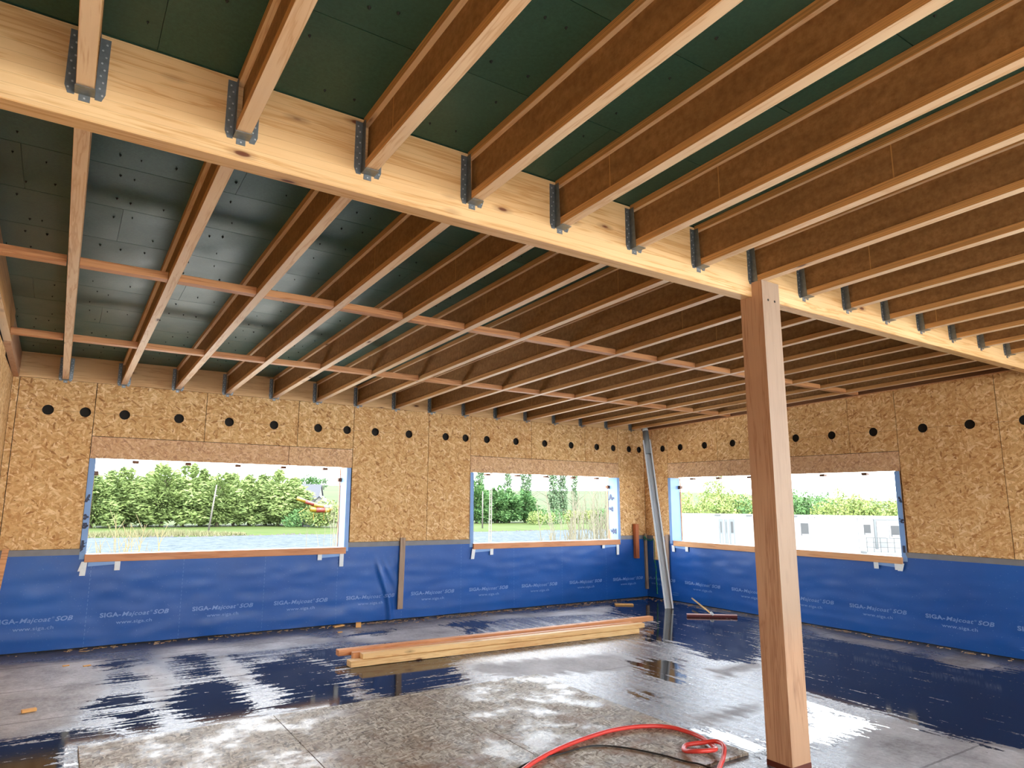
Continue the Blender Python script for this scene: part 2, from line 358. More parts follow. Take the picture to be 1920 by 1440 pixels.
# ------------------------------------------------------------------ walls (setting)
def W(side, u, z, d): return (u, YB + d, z) if side == 'b' else (XR + d, u, z)
def wbox(mb, side, u0, u1, z0, z1, d0, d1):
    if side == 'b': return mb.box(u0, u1, YB + d0, YB + d1, z0, z1)
    return mb.box(XR + d0, XR + d1, u0, u1, z0, z1)
HZ, HR = 2.645, .058
HB = [-.205, .164, .574, 1.178, 1.779, 2.355, 2.962, 3.385, 3.817, 4.359, 4.988, 5.345, 5.744, 6.314, 6.91, 7.488, 8.077, 8.475, 8.866, 9.12]
HRR = [8.83, 8.47, 8.062, 7.537, 6.978, 6.43, 5.875, 5.327, 4.754, 4.146, 3.627, 3.084, 2.5]
def plate(name, side, u0, u1, z0, z1, mat, parent, holes=(), th=.012, proud=0.):
    cu_ = bpy.data.curves.new('outline', 'CURVE'); cu_.dimensions = '2D'; cu_.fill_mode = 'BOTH'; cu_.extrude = th / 2
    g = .0034
    top1 = top0 = z1
    if z1 > 2.99:
        if side == 'r': top0, top1 = zj(u0) - .004, zj(u1) - .004
        else: top0 = top1 = zj(YB)
    def spl(pts):
        s = cu_.splines.new('POLY'); s.points.add(len(pts) - 1); s.use_cyclic_u = True
        for q, p in zip(s.points, pts): q.co = (p[0], p[1], 0, 1)
    spl([(u0 + g, z0 + g), (u1 - g, z0 + g), (u1 - g, top1 - g), (u0 + g, top0 - g)])
    for h in holes:
        if u0 + HR < h < u1 - HR: spl([(h + HR * math.cos(a), HZ + HR * math.sin(a)) for a in [2 * math.pi * k / 20 for k in range(20)]])
    o = bpy.data.objects.new('tmp', cu_); me = bpy.data.meshes.new_from_object(o); bpy.data.objects.remove(o)
    me.name = name
    n = len(me.vertices); co = np.empty(n * 3); me.vertices.foreach_get('co', co); co = co.reshape(-1, 3)
    out = np.empty_like(co); d = th / 2 - proud + co[:, 2]
    if side == 'b': out[:, 0] = co[:, 0]; out[:, 1] = YB + d; out[:, 2] = co[:, 1]
    else: out[:, 0] = XR + d; out[:, 1] = co[:, 0]; out[:, 2] = co[:, 1]
    me.vertices.foreach_set('co', out.ravel()); me.materials.clear(); me.materials.append(mat)
    bm = bmesh.new(); bm.from_mesh(me); bmesh.ops.recalc_face_normals(bm, faces=bm.faces); bm.to_mesh(me); bm.free()
    return link(name, me, parent)
ZW, ZS, ZL = 2.112, 1.02, 2.372
wins = {'b': [(.32, 3.405), (5.50, 8.53)], 'r': [(4.53, 8.30)]}
cores = {'b': (XL - .2, XR + .34), 'r': (.4, YB + .3)}
wall_b = struct('wall_back'); wall_r = struct('wall_right'); wall_l = struct('wall_left')
for side, par in (('b', wall_b), ('r', wall_r)):
    mb = MB(); u = cores[side][0]; th = .24
    for a, b in wins[side]:
        wbox(mb, side, u, a - .0605, -.1, 3.6 if side == 'r' else 3.27, .05, th)
        wbox(mb, side, a - .0605, b + .0605, -.1, ZS - .03, .05, th); wbox(mb, side, a - .0605, b + .0605, ZW + .02, 3.6 if side == 'r' else 3.27, .05, th); u = b + .0605
    wbox(mb, side, u, cores[side][1], -.1, 3.6 if side == 'r' else 3.27, .05, th)
    put('wall_core', mb, M['dark'], par)
def panels(side, par, full, upper, lintel):
    m, mp_ = (M['osb_b'], M['osbp_b']) if side == 'b' else (M['osb_r'], M['osbp_r'])
    hs = HB if side == 'b' else HRR
    for a, b in zip(full[0::2], full[1::2]): plate('panel', side, a, b, 1.085, 3.0, m, par, hs)
    for a, b in zip(upper[0::2], upper[1::2]): plate('panel', side, a, b, ZL, 3.0, m, par, hs)
    for a, b in zip(lintel[0::2], lintel[1::2]): plate('lintel_panel', side, a, b, ZW, ZL, mp_, par, ())
panels('b', wall_b, [-.574, -.505, -.505, .257, 3.482, 4.69, 4.69, 5.44, 8.587, XR], [.257, 1.49, 1.49, 2.68, 2.68, 3.482, 5.44, 6.63, 6.63, 7.80, 7.80, 8.587], [.257, 2.575, 2.575, 3.482, 5.44, 8.587])
panels('r', wall_r, [.4, 1.3, 1.3, 2.2, 2.2, 3.335, 3.335, 4.455, 8.363, 8.72, 8.72, YB], [4.455, 5.08, 5.08, 6.2, 6.2, 7.28, 7.28, 8.363], [4.455, 7.04, 7.04, 8.363])
# score lines ruled across the OSB at hole height: shallow joints cut as thin dark strips
mb = MB()
def strips(side, rng):
    for a, b in rng: wbox(mb, side, a, b, HZ - .0012, HZ + .0012, -.0006, .001)
def gaps(hs, a, b):
    c = sorted(h for h in hs if a < h < b); u = a; out = []
    for h in c: out.append((u, h - HR)); u = h + HR
    return [g for g in out + [(u, b)] if g[1] - g[0] > .02]
strips('b', gaps(HB, -.5, 5.4)); put('score_line', mb, M['ledger_d'], wall_b)
mb = MB(); strips('r', gaps(HRR, 2.3, 7.2)); put('score_line', mb, M['ledger_d'], wall_r)
mb = MB(); mb.box(XL, XR + .1, YB - .002, YB + .045, zj(YB), zc(YB) + .02); put('ledger', mb, M['ledger'], wall_b)
mb = MB(); mb.hexa([(XR - .03, 2.2, zj(2.2)), (XR + .05, 2.2, zj(2.2)), (XR + .05, YB, zj(YB)), (XR - .03, YB, zj(YB))],
                   [(XR - .03, 2.2, zc(2.2)), (XR + .05, 2.2, zc(2.2)), (XR + .05, YB, zc(YB)), (XR - .03, YB, zc(YB))]); put('ledger', mb, M['ledger_d'], wall_r)
mb = MB(); mb.hexa([(XR - .012, 2.2, zj(2.2) - .012), (XR + .0, 2.2, zj(2.2) - .012), (XR, YB, zj(YB) - .012), (XR - .012, YB, zj(YB) - .012)],
                   [(XR - .012, 2.2, zj(2.2) + .004), (XR, 2.2, zj(2.2) + .004), (XR, YB, zj(YB) + .004), (XR - .012, YB, zj(YB) + .004)]); put('edge_batten', mb, M['pink'], wall_r)
# left wall
mb = MB(); mb.box(XL - .2, XL - .012, YREAR, YB + .2, -.1, 3.8); put('wall_core', mb, M['dark'], wall_l)
for a, b in ((7.7, YB), (6.45, 7.7), (5.2, 6.45), (3.95, 5.2), (2.7, 3.95), (1.45, 2.7), (.2, 1.45), (-1.05, .2), (-2.3, -1.05), (-3.55, -2.3), (-5.0, -3.55)):
    mb = MB(); mb.box(XL - .012, XL, a + .002, b - .002, .0, min(zj(b), 3.19)); put('panel', mb, M['osb_r'], wall_l)

parapets = struct('light_parapets'); mb = MB(); mb.box(XL - .2, XR + .3, YREAR - .2, YREAR, 0, 1.3); mb.box(4.6, 5.4, YREAR - .2, YREAR, 1.3, 3.84); mb.box(XR, XR + .2, YREAR, .4, 0, 1.0)  # unseen low walls behind the camera, shaped to cut front and side light
put('panel', mb, M['osb_b'], parapets)
# membrane
def mdisp(side, u, z):
    t = min(1., max(0., (1.0 - z) / .25))
    d = .007 * t * (noise.noise(Vector((u * 1.1, z * 3.2, 3 if side == 'b' else 9))) + .55)
    d += .006 * t * noise.noise(Vector((u * 3.2, z * 9.0, 5)))
    lo = max(0., 1 - abs(z - .13) / .1); d += .009 * lo * (noise.noise(Vector((u * .8, 0, 7))) + .5)
    if side == 'b':
        cx_ = 4.09 - .2 * min(1, z / .9) + .03 * math.sin(z * 6)
        e = max(0., 1 - max(0, z - .62) / .3); q = u - cx_
        d += e * (.040 * math.exp(-((q - .035) / .035) ** 2) - .010 * math.exp(-((q + .02) / .02) ** 2))
        q2 = (u - 4.02) + (z - .8) * .55; d += .022 * math.exp(-(q2 / .035) ** 2) * max(0, 1 - abs(z - .62) / .33)
        q3 = (u - 4.14) + (z - .75) * .45; d += .014 * math.exp(-(q3 / .04) ** 2) * max(0, 1 - abs(z - .6) / .33)
    return max(d, -.004)
def sheet(side, u0, u1, z0, z1, parent):
    nu, nz2 = int((u1 - u0) / .022), 44; vs = []
    for j in range(nz2 + 1):
        z = z0 + (z1 - z0) * j / nz2
        for i in range(nu + 1):
            u = u0 + (u1 - u0) * i / nu; zz = z
            if j == 0: zz = z0 + .006 * noise.noise(Vector((u * 2, 1, 1)))
            vs.append(W(side, u, zz, -.008 - mdisp(side, u, z)))
    fs = [(j * (nu + 1) + i, j * (nu + 1) + i + 1, (j + 1) * (nu + 1) + i + 1, (j + 1) * (nu + 1) + i) for j in range(nz2) for i in range(nu)]
    mb = MB(); mb.add(vs, fs); return put('membrane', mb, M['mem'], parent, smooth=True)
mem_b = sheet('b', XL, XR - .01, .012, 1.025, wall_b); mem_r = sheet('r', 2.2, YB - .01, .012, 1.025, wall_r)
for a, b in ((XL, .318), (3.407, 5.498), (8.532, XR)):
    mb = MB(); wbox(mb, 'b', a, b, 1.02, 1.085, -.010, .001); put('tape_strip', mb, M['strip'], wall_b)
for a, b in ((2.2, 4.528), (8.302, YB)):
    mb = MB(); wbox(mb, 'r', a, b, 1.02, 1.085, -.010, .001); put('tape_strip', mb, M['strip'], wall_r)
mb = MB(); wbox(mb, 'b', XL, XR, 0, 1.02, -.004, .05); put('wall_base', mb, M['dark'], wall_b)
mb = MB(); wbox(mb, 'r', 2.2, YB, 0, 1.02, -.004, .05); put('wall_base', mb, M['dark'], wall_r)

# printed lettering on the membrane
_txt = {}
def text_mesh(s, size, shear=0., bold=0.):
    k = (s, size, shear, bold)
    if k in _txt: return _txt[k]
    c = bpy.data.curves.new('t', 'FONT'); c.body = s; c.size = size; c.shear = shear; c.offset = bold; c.fill_mode = 'FRONT'; c.resolution_u = 3; c.space_character = 1.06
    o = bpy.data.objects.new('t', c); COL.objects.link(o); bpy.context.view_layer.update()
    me = bpy.data.meshes.new_from_object(o.evaluated_get(bpy.context.evaluated_depsgraph_get())); bpy.data.objects.remove(o)
    co = np.empty(len(me.vertices) * 3); me.vertices.foreach_get('co', co); co = co.reshape(-1, 3)
    _txt[k] = (co, [tuple(p.vertices) for p in me.polygons]); return _txt[k]
def line(segs, height, width):
    x = 0.; V = []; F = []
    for s, sh, bo in segs:
        tiny = bo < 0; bo = max(bo, 0)
        if s.strip() == '': x += .45 * height; continue
        co, fs = text_mesh(s, 1.0, sh, bo); n = len(V)
        w_ = co[:, 0].max(); k_ = .42 if tiny else 1.; w_ *= k_; V += [(x + a * k_, b * k_ + (.42 if tiny else 0)) for a, b, _ in co]; F += [tuple(i + n for i in f) for f in fs]
        x += w_ + .06
    A = np.array(V); A[:, 0] -= A[:, 0].min(); A[:, 0] *= width / A[:, 0].max(); A[:, 1] *= height / .7
    return A, F
L1 = line([('SIGA-', 0, .035), ('Majcoat', .28, .016), ('®', .1, -1), (' ', 0, 0), ('SOB', .28, .03)], .047, .72)
L2 = line([('www.siga.ch', 0, .012)], .036, .375)
def print_on(side, u0, flip, parent, lim):
    mb = MB()
    for (A, F), du, z0 in ((L1, 0, .318), (L2, .17, .236)):
        vs = []
        for a, b in A:
            u = u0 + (du + a) * (-1 if flip else 1); z = z0 + b
            vs.append(W(side, u, z, -.0105 - mdisp(side, u, z)))
        keep = [f for f in F if all(lim[0] < (vs[i][0] if side == 'b' else vs[i][1]) < lim[1] for i in f)]
        mb.add(vs, keep)
    me = bpy.data.meshes.new('print'); me.from_pydata(mb.v, [], mb.f); me.materials.append(M['print']); return link('print', me, parent)
for k in range(10): print_on('b', -.46 + .9825 * k, False, mem_b, (XL, XR - .02))
for k in range(7): print_on('r', 8.06 - .935 * k + (0 if k else 0), True, mem_r, (2.2, YB - .02))
print_on('r', 8.995, True, mem_r, (2.2, YB - .02))

# ------------------------------------------------------------------ windows (setting)
def window(idx, side, u0, u1, tapes, clips, far, jtxt):
    wn = struct('window_%d' % idx)
    sm = M['sill'] if side == 'b' else M['sill_r']
    for a, b in ((u0 - .063, u0), (u1, u1 + .063)):
        mb = MB(); nn = 26; vs = []
        o, i = (a, b) if b == u0 else (b, a)           # o outer edge on the wall, i the reveal edge
        prof = [(o, -.003), (i, -.006), (i, .0), (i, .11), (i, .22)]
        for j in range(nn + 1):
            z = ZS - (.05 if j == 0 else 0) + (ZW - ZS) * j / nn
            for k, (u, d) in enumerate(prof):
                wv = .008 * noise.noise(Vector((u * 3, z * 4, idx + k))) * max(0, 1 - (z - ZS) / .7)
                vs.append(W(side, u + (wv if k > 1 else 0), z, d - abs(wv) - (.006 if k < 2 else 0)))
        m_ = len(prof); fs = [(j * m_ + k, j * m_ + k + 1, (j + 1) * m_ + k + 1, (j + 1) * m_ + k) for j in range(nn) for k in range(m_ - 1)]
        mb.add(vs, fs); put('jamb_membrane', mb, M['jamb'], wn, smooth=False)
        mb = MB(); wbox(mb, side, min(o, i) + .002, max(o, i) - .002, ZS - .03, ZW + .02, .016, .215); put('stud', mb, M['pink'], wn)
        mb = MB(); q = .012 if i == u0 else -.012; wbox(mb, side, min(i, i + q), max(i, i + q), ZS, ZW, .222, .24); put('edge_batten', mb, M['sill'], wn)
    mb = MB(); wbox(mb, side, u0 - .06, u1 + .06, ZS - .03, ZS - .005, .0, .24); put('sill_membrane', mb, M['jamb'], wn)
    mb = MB(); wbox(mb, side, u0 - .01, u1 + (.02 if side == 'b' else -.04), .938, ZS + .004, -.045, -.012); put('sill_board', mb, sm, wn, bevel=.002)
    for u, z0, dw in tapes:
        mb = MB(); t = dw; vs = [W(side, u, .945, -.037), W(side, u + .058, .945, -.037), W(side, u + .058 + t, z0, -.0315), W(side, u + t, z0, -.0315)]
        vs2 = [W(side, a, z, -.035) for a, z in ((u, .945), (u + .058, .945), (u + .058 + t, z0), (u + t, z0))]
        mb.hexa(vs, [W(side, a, z, -.029) for a, z in ((u, .945), (u + .058, .945), (u + .058 + t, z0), (u + t, z0))]); put('tape', mb, M['tape'], wn)
    for a, b in far:
        mb = MB(); mb.hexa([W(side, a, .945, -.030), W(side, b, .945, -.030), W(side, b, .905, -.030), W(side, a, .89, -.030)],
                           [W(side, a, .945, -.027), W(side, b, .945, -.027), W(side, b, .905, -.027), W(side, a, .89, -.027)]); put('membrane_flap', mb, M['jamb'], wn)
    for u in clips:
        mb = MB(); wbox(mb, side, u, u + .07, ZW - .034, ZW + .0, .17, .24); put('packer', mb, M['ledger_d'], wn)
    for u in (u0, u1 - .05):
        mb = MB(); wbox(mb, side, u, u + .05, 1.92, 1.975, .18, .24); put('packer', mb, M['ledger_d'], wn)
    for s, u, z, sz, where in jtxt:       # letters of the folded membrane print, turned on their side
        co, fs = text_mesh(s, sz, 0, .01); mb = MB()
        if where == 'face': vs = [W(side, u + a, z + b, -.0185) for a, b, _ in co]
        else: vs = [W(side, where, z - b if s == 'Ma' else z + b, (.03 + a) if s == 'Ma' else (.20 - a)) for a, b, _ in co]
        if where == 'face': fs = [f for f in fs if max(vs[i][0 if side == 'b' else 1] for i in f) < max(u0, u if u > 4 else 0) + (.0 if side == 'b' else .0) - .003]
        me = bpy.data.meshes.new('print'); me.from_pydata(vs, [], fs); me.materials.append(M['print_d']); link('print', me, wn)
    return wn
window(1, 'b', .32, 3.405, [(.285, .84, -.03), (.285, .79, -.01), (.62, .836, 0), (3.034, .864, 0), (3.342, .768, 0)], [.72, 1.32, 1.93, 2.53, 3.12], [(.35, .63), (3.08, 3.35)],
       [('A', .262, 1.62, .1, 'face'), (':o', .262, 1.42, .1, 'face'), ('50', .262, 1.32, .07, 'face'), ('15', .262, 1.13, .06, 'face'), ('D', .262, 1.06, .08, 'face')])
window(2, 'b', 5.50, 8.53, [(5.47, .793, -.02), (5.80, .846, 0), (8.129, .881, 0), (8.465, .762, 0)], [5.85, 6.45, 7.05, 7.65, 8.2], [(5.5, 5.83), (8.17, 8.48)],
       [('A-', 0, 1.72, .13, 8.5245), ('at', 0, 1.52, .12, 8.5245), ('Ma', 0, 1.2, .11, 8.5245)])
window(3, 'r', 4.53, 8.30, [(4.50, .85, .03), (4.56, .86, 0), (4.82, .855, 0), (7.95, .858, 0), (8.245, .837, 0)], [4.98, 5.58, 6.2, 6.8, 7.4, 7.95], [(4.6, 4.84), (7.98, 8.26)],
       [('A', 4.47, 1.72, .08, 'face'), ('at', 4.465, 1.46, .07, 'face'), ('I', 4.48, 1.09, .1, 'face')])

# ------------------------------------------------------------------ floor
P_ = {
'P1':[(0.50,7.91),(0.65,8.13),(0.78,8.15),(0.76,7.76),(0.60,7.71)],'P2':[(0.53,7.26),(0.66,7.49),(0.75,7.49),(0.81,7.23),(0.64,7.16)],
'P3':[(0.40,6.45),(0.46,6.65),(0.56,6.70),(0.75,6.65),(0.77,6.37),(0.49,6.39)],'P4':[(0.41,6.23),(0.76,6.15),(0.76,5.61),(0.68,5.55),(0.58,5.75),(0.52,6.02)],
'P5':[(-0.56,5.84),(0.03,5.87),(0.19,5.91),(0.44,5.86),(0.58,5.58),(0.22,5.52),(0.17,5.31),(0.17,4.0),(-0.56,4.0)],
'P6':[(1.10,7.68),(1.30,7.99),(1.51,7.94),(1.48,7.49),(1.46,6.95),(1.19,7.10),(1.34,7.57)],
'P7':[(0.98,6.53),(1.12,6.78),(1.45,6.81),(1.54,6.65),(1.47,5.55),(1.11,5.34),(1.08,5.70),(0.96,6.07)],
'P8':[(1.76,7.74),(1.99,7.29),(2.32,7.49),(2.49,7.06),(2.60,6.74),(2.35,5.80),(2.37,5.40),(1.81,5.52),(1.68,5.74),(1.86,6.07),(1.73,6.65),(1.78,7.08)],
'P9':[(2.48,7.79),(2.93,7.61),(2.67,6.70),(2.47,6.82)],'P10':[(2.61,6.95),(3.83,6.75),(3.42,5.70),(2.61,5.43),(2.44,5.66)],
'P11':[(3.15,8.07),(3.40,8.32),(3.91,8.29),(3.70,8.08),(3.49,8.04)],'P12':[(4.58,8.27),(5.21,8.40),(5.39,8.11),(4.93,7.74),(4.59,7.52),(4.55,7.61),(4.76,7.91)],
'P13':[(8.15,8.68),(9.21,8.91),(9.00,7.72),(8.87,6.44),(6.57,4.80),(6.15,5.09),(6.56,5.89),(6.33,6.20),(7.43,7.07),(7.38,7.87)],
'P14':[(8.21,5.36),(8.42,5.06),(8.45,4.20),(8.27,3.59),(8.65,3.07),(8.6,1.9),(6.11,1.9),(5.80,2.40),(5.78,2.73),(5.98,3.18),(5.83,3.69),(5.99,4.05)],
'P15':[(5.35,5.48),(5.88,5.29),(5.10,4.55),(5.03,4.80)],'P16':[(4.56,4.61),(4.59,4.35),(4.49,4.48)],'P17':[(5.66,3.71),(5.62,3.11),(5.50,3.01),(4.63,2.99),(4.56,3.11)],
'P18':[(4.16,3.69),(4.35,3.53),(4.38,3.16),(4.24,3.06),(4.15,3.11)],
'D1':[(-0.56,8.51),(0.59,8.23),(0.73,7.78),(0.51,7.55),(0.51,6.84),(0.30,6.44),(0.23,6.02),(-0.56,5.96)],
'D2':[(1.08,8.56),(1.86,8.46),(2.71,8.54),(3.06,7.98),(2.51,7.87),(1.80,7.87),(1.24,8.09),(1.00,7.39)],
'D3':[(3.51,9.0),(5.07,9.0),(6.29,8.44),(7.94,8.46),(7.30,7.91),(5.53,8.33),(4.90,7.75),(4.39,7.44),(3.34,7.65),(3.06,7.98)],
'D4':[(5.57,3.21),(5.87,2.96),(5.57,2.47),(5.29,2.20),(4.52,2.64)],'D5':[(9.2,6.06),(8.83,5.02),(8.87,4.28),(8.48,4.27),(8.42,5.06)],
'D6':[(3.79,6.21),(5.47,5.84),(5.47,5.14),(4.62,5.32),(3.81,5.55),(3.69,5.84)],'D7':[(5.82,4.82),(6.57,4.80),(6.41,4.62),(5.62,4.53)],
'D8':[(4.40,3.88),(5.20,3.83),(5.05,3.71),(4.38,3.65)],'D9':[(0.77,7.76),(1.04,7.74),(1.05,6.72),(1.02,6.20),(0.85,6.13),(0.80,7.17)],
'D10':[(8.13,3.94),(9.01,3.89),(8.64,3.25),(7.96,3.46)],'D11':[(1.52,8.32),(1.70,8.22),(1.73,6.65),(1.52,6.56)],'D12':[(5.63,2.56),(6.08,2.18),(5.21,1.87),(5.19,2.25)]}
def sdf(px, py, poly):
    n = len(poly); d = np.full(px.shape, 1e9); ins = np.zeros(px.shape, bool)
    for i in range(n):
        ax, ay = poly[i]; bx, by = poly[(i + 1) % n]; ex, ey = bx - ax, by - ay; wx, wy = px - ax, py - ay
        t = np.clip((wx * ex + wy * ey) / (ex * ex + ey * ey), 0, 1); d = np.minimum(d, (wx - ex * t) ** 2 + (wy - ey * t) ** 2)
        c = ((ay <= py) != (by <= py)) & (px < (bx - ax) * (py - ay) / (by - ay + 1e-12) + ax); ins ^= c
    return np.where(ins, 1, -1) * np.sqrt(d)
gx = np.arange(XL, XR + .0301, .035); gy = np.arange(1.6, YB + .03, .035)
GX, GY = np.meshgrid(gx, gy); fx, fy = GX.ravel(), GY.ravel()
pu = np.full(fx.shape, -1.); dr = np.full(fx.shape, -1.)
for k, poly in P_.items():
    s_ = sdf(fx, fy, poly)
    if k[0] == 'P': pu = np.maximum(pu, s_)
    else: dr = np.maximum(dr, s_)
vz = np.zeros_like(fx)
me = bpy.data.meshes.new('floor'); nx, ny = len(gx), len(gy)
fs = [(j * nx + i, j * nx + i + 1, (j + 1) * nx + i + 1, (j + 1) * nx + i) for j in range(ny - 1) for i in range(nx - 1)]
me.from_pydata(np.stack([fx, fy, vz], 1).tolist(), [], fs)
ca = me.color_attributes.new('wet', 'FLOAT_COLOR', 'POINT')
colr = np.stack([np.clip(.5 + pu * 1.1, 0, .66), np.clip(.5 + dr * 1.1, 0, .8), np.zeros_like(pu), np.ones_like(pu)], 1)
ca.data.foreach_set('color', colr.ravel().astype(np.float32)); me.materials.append(M['floor']); me.update()
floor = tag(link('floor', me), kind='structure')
mb = MB(); mb.box(XL, 14, YREAR, 1.6, -.2, 0); put('floor_slab', mb, plain('rear_slab', sq(200, 194, 184), .8, 0, .1), floor)
mb = MB(); mb.box(XL - .2, 14, 1.6, YB + .3, -.3, -.02); put('floor_slab', mb, M['dark'], floor)
def board(x0, x1, y0, y1, t=.018, lift=.0):
    mb = MB(); nn = 16; 
    mb.box(x0, x1, y0, y1, .001 + lift, t + lift); return put('osb_sheet', mb, M['osb_wet'], floor, bevel=.002)
board(.27, 1.572, 3.02, 5.48); board(1.576, 2.846, 3.05, 5.48); board(2.85, 4.125, 3.12, 5.48); board(.27, 1.572, .6, 3.016); board(1.576, 2.846, .6, 3.046)

# ------------------------------------------------------------------ ceiling
ceiling = struct('ceiling')
mb = MB(); mb.hexa([(XL - .3, YREAR - .3, zc(YREAR - .3) + .02), (14, YREAR - .3, zc(YREAR - .3) + .02), (14, YB + .4, zc(YB + .4) + .02), (XL - .3, YB + .4, zc(YB + .4) + .02)],
                   [(XL - .3, YREAR - .3, zc(YREAR - .3) + .2), (14, YREAR - .3, zc(YREAR - .3) + .2), (14, YB + .4, zc(YB + .4) + .2), (XL - .3, YB + .4, zc(YB + .4) + .2)])
put('light_block_deck', mb, M['dark'], ceiling)  # unseen slab added above the boards to block light from the sky
BW = .5575; row = 0; y = 3.975 - 15 * BW; cache = {}
while y < YB - .02:
    y1 = min(y + BW, YB + .04); off = (.17, -.9, .73, -.35)[row % 4]; x = XL - .02; cut = sorted([c for c in [off + 2.05 * k for k in range(-2, 8)] if XL + .1 < c < 11.4]) + [11.5]
    for c in cut:
        L = round(c - x, 3); key = (L, round(y1 - y, 3))
        if key not in cache:
            b = MB(); b.box(.0012, L - .0012, .002, y1 - y - .002, 0, .018, SY); cache[key] = b.mesh('ceiling_board', M['green'])
        link('ceiling_board', cache[key], ceiling, (x, y, zc(y))); x = c
    y += BW; row += 1
mb = MB(); rr = random.Random(3)
for k in range(-1, 17):
    xx = XF + k * S
    for j in range(22):
        yb = 3.975 + (j - 10) * BW
        for t in (.12, .42):
            for dx in (.19, .33, .47):
                if rr.random() < .33: continue
                px_, py_ = xx + dx + rr.uniform(-.04, .04), yb + t + rr.uniform(-.03, .03)
                if py_ > YB - .1 or px_ < XL + .05: continue
                r = rr.uniform(.004, .009); z = zc(py_) - .0015
                mb.add([(px_ + r * math.cos(a), py_ + r * 1.2 * math.sin(a), z) for a in [math.pi / 3 * q for q in range(6)]] + [(px_, py_, z - .012)], [(i, (i + 1) % 6, 6) for i in range(6)])
tag(put('screw_tip', mb, M['screw'], ceiling), kind='stuff')

# ------------------------------------------------------------------ glulam beam, post
beam = thing('glulam_beam', 'long pale laminated timber beam crossing under the ceiling and resting on the post', 'beam')
mb = MB(); zt = zc(YN) - .003
mb.hexa([(XL, YN, ZB), (XR, YN, ZB), (XR, YF, ZB), (XL, YF, ZB)], [(XL, YN, zc(YN) - .003), (XR, YN, zc(YN) - .003), (XR, YF, zc(YF) - .003), (XL, YF, zc(YF) - .003)])
put('beam_body', mb, M['beam'], beam, bevel=.005)
post = thing('timber_post', 'square reddish timber post standing on the wet floor under the beam', 'post', (4.19, 2.87, 0))
X0, X1, Y0 = 4.0915 - 4.19, 4.2879 - 4.19, 2.7783 - 2.87
mb = MB(); mb.box(X0, X1, Y0, YN - 2.87 - .001, .02, zj(2.8) - .004); mb.box(X0, X1, YN - 2.87 - .001, YF - 2.87, .02, ZB - .001)
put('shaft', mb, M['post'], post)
mb = MB(); mb.box(X0 - .002, X1 + .002, Y0 - .002, YF - 2.87 + .002, .0, .035); tag(put('wet_foot', mb, plain('wet_end_grain', sq(92, 36, 20), .3), post), 'water-darkened foot of the post')
for dx in (-.035, .04):
    mb = MB(); mb.tube([(dx, Y0 - .001, 3.105), (dx, Y0 + .004, 3.105)], .009, 10); put('bolt_hole', mb, M['dark'], post)

# ------------------------------------------------------------------ I-joists
def make_joist(L, label, group):
    t = thing('i_joist', label, 'joist', group=group)
    b = MB(); b.box(0, FW, 0, L, 0, .043, SY); f1 = put('bottom_flange', b, M['flange'], t, bevel=.0015)
    b = MB(); b.box(FW / 2 - .005, FW / 2 + .005, 0, L, .043, .243, SY); put('web', b, M['web'], t)
    b = MB(); b.box(0, FW, 0, L, .243, .286, SY); put('top_flange', b, M['flange'], t, bevel=.0015)
    return t
G1, G2 = 'I-joists between the beam and the back wall', 'I-joists in front of the beam'
LF = YB - YF - .004; j0 = make_joist(LF, '', G1)
for k in range(16):
    x = XF + k * S; lab = '%s I-joist from the left between beam and back wall' % ORD[k]
    if k == 0: j0.location = (x, YF + .002, zj(YF)); j0['label'] = lab
    else: dup(j0, (x, YF + .002, zj(YF)), lab)
LN = YN - YREAR - .004; n0 = make_joist(LN, '', G2)
for k in range(19):
    x = XF + k * S; lab = '%s I-joist from the left in front of the beam' % (ORD + ['eighteenth', 'nineteenth'])[k]
    if k == 0: n0.location = (x, YREAR, zj(YREAR)); n0['label'] = lab
    elif x < XR - .1: dup(n0, (x, YREAR, zj(YREAR)), lab)
mb = MB(); mb.box(0, FW, 0, 7.28 - YF, 0, .286, SY); o = tag(put('rim_joist', mb, M['flange'], None, (XL + .002, YF + .002, zj(YF))), 'pale rim joist along the left wall, longer piece nearer the beam', 'joist', 'rim joists on the left wall')
mb = MB(); mb.box(0, FW - .008, 0, YB - 7.285, 0, .286, SY); o = tag(put('rim_joist', mb, M['post'], None, (XL + .002, 7.282, zj(7.282) - .012)), 'short reddish rim joist at the left end of the back wall', 'joist', 'rim joists on the left wall')

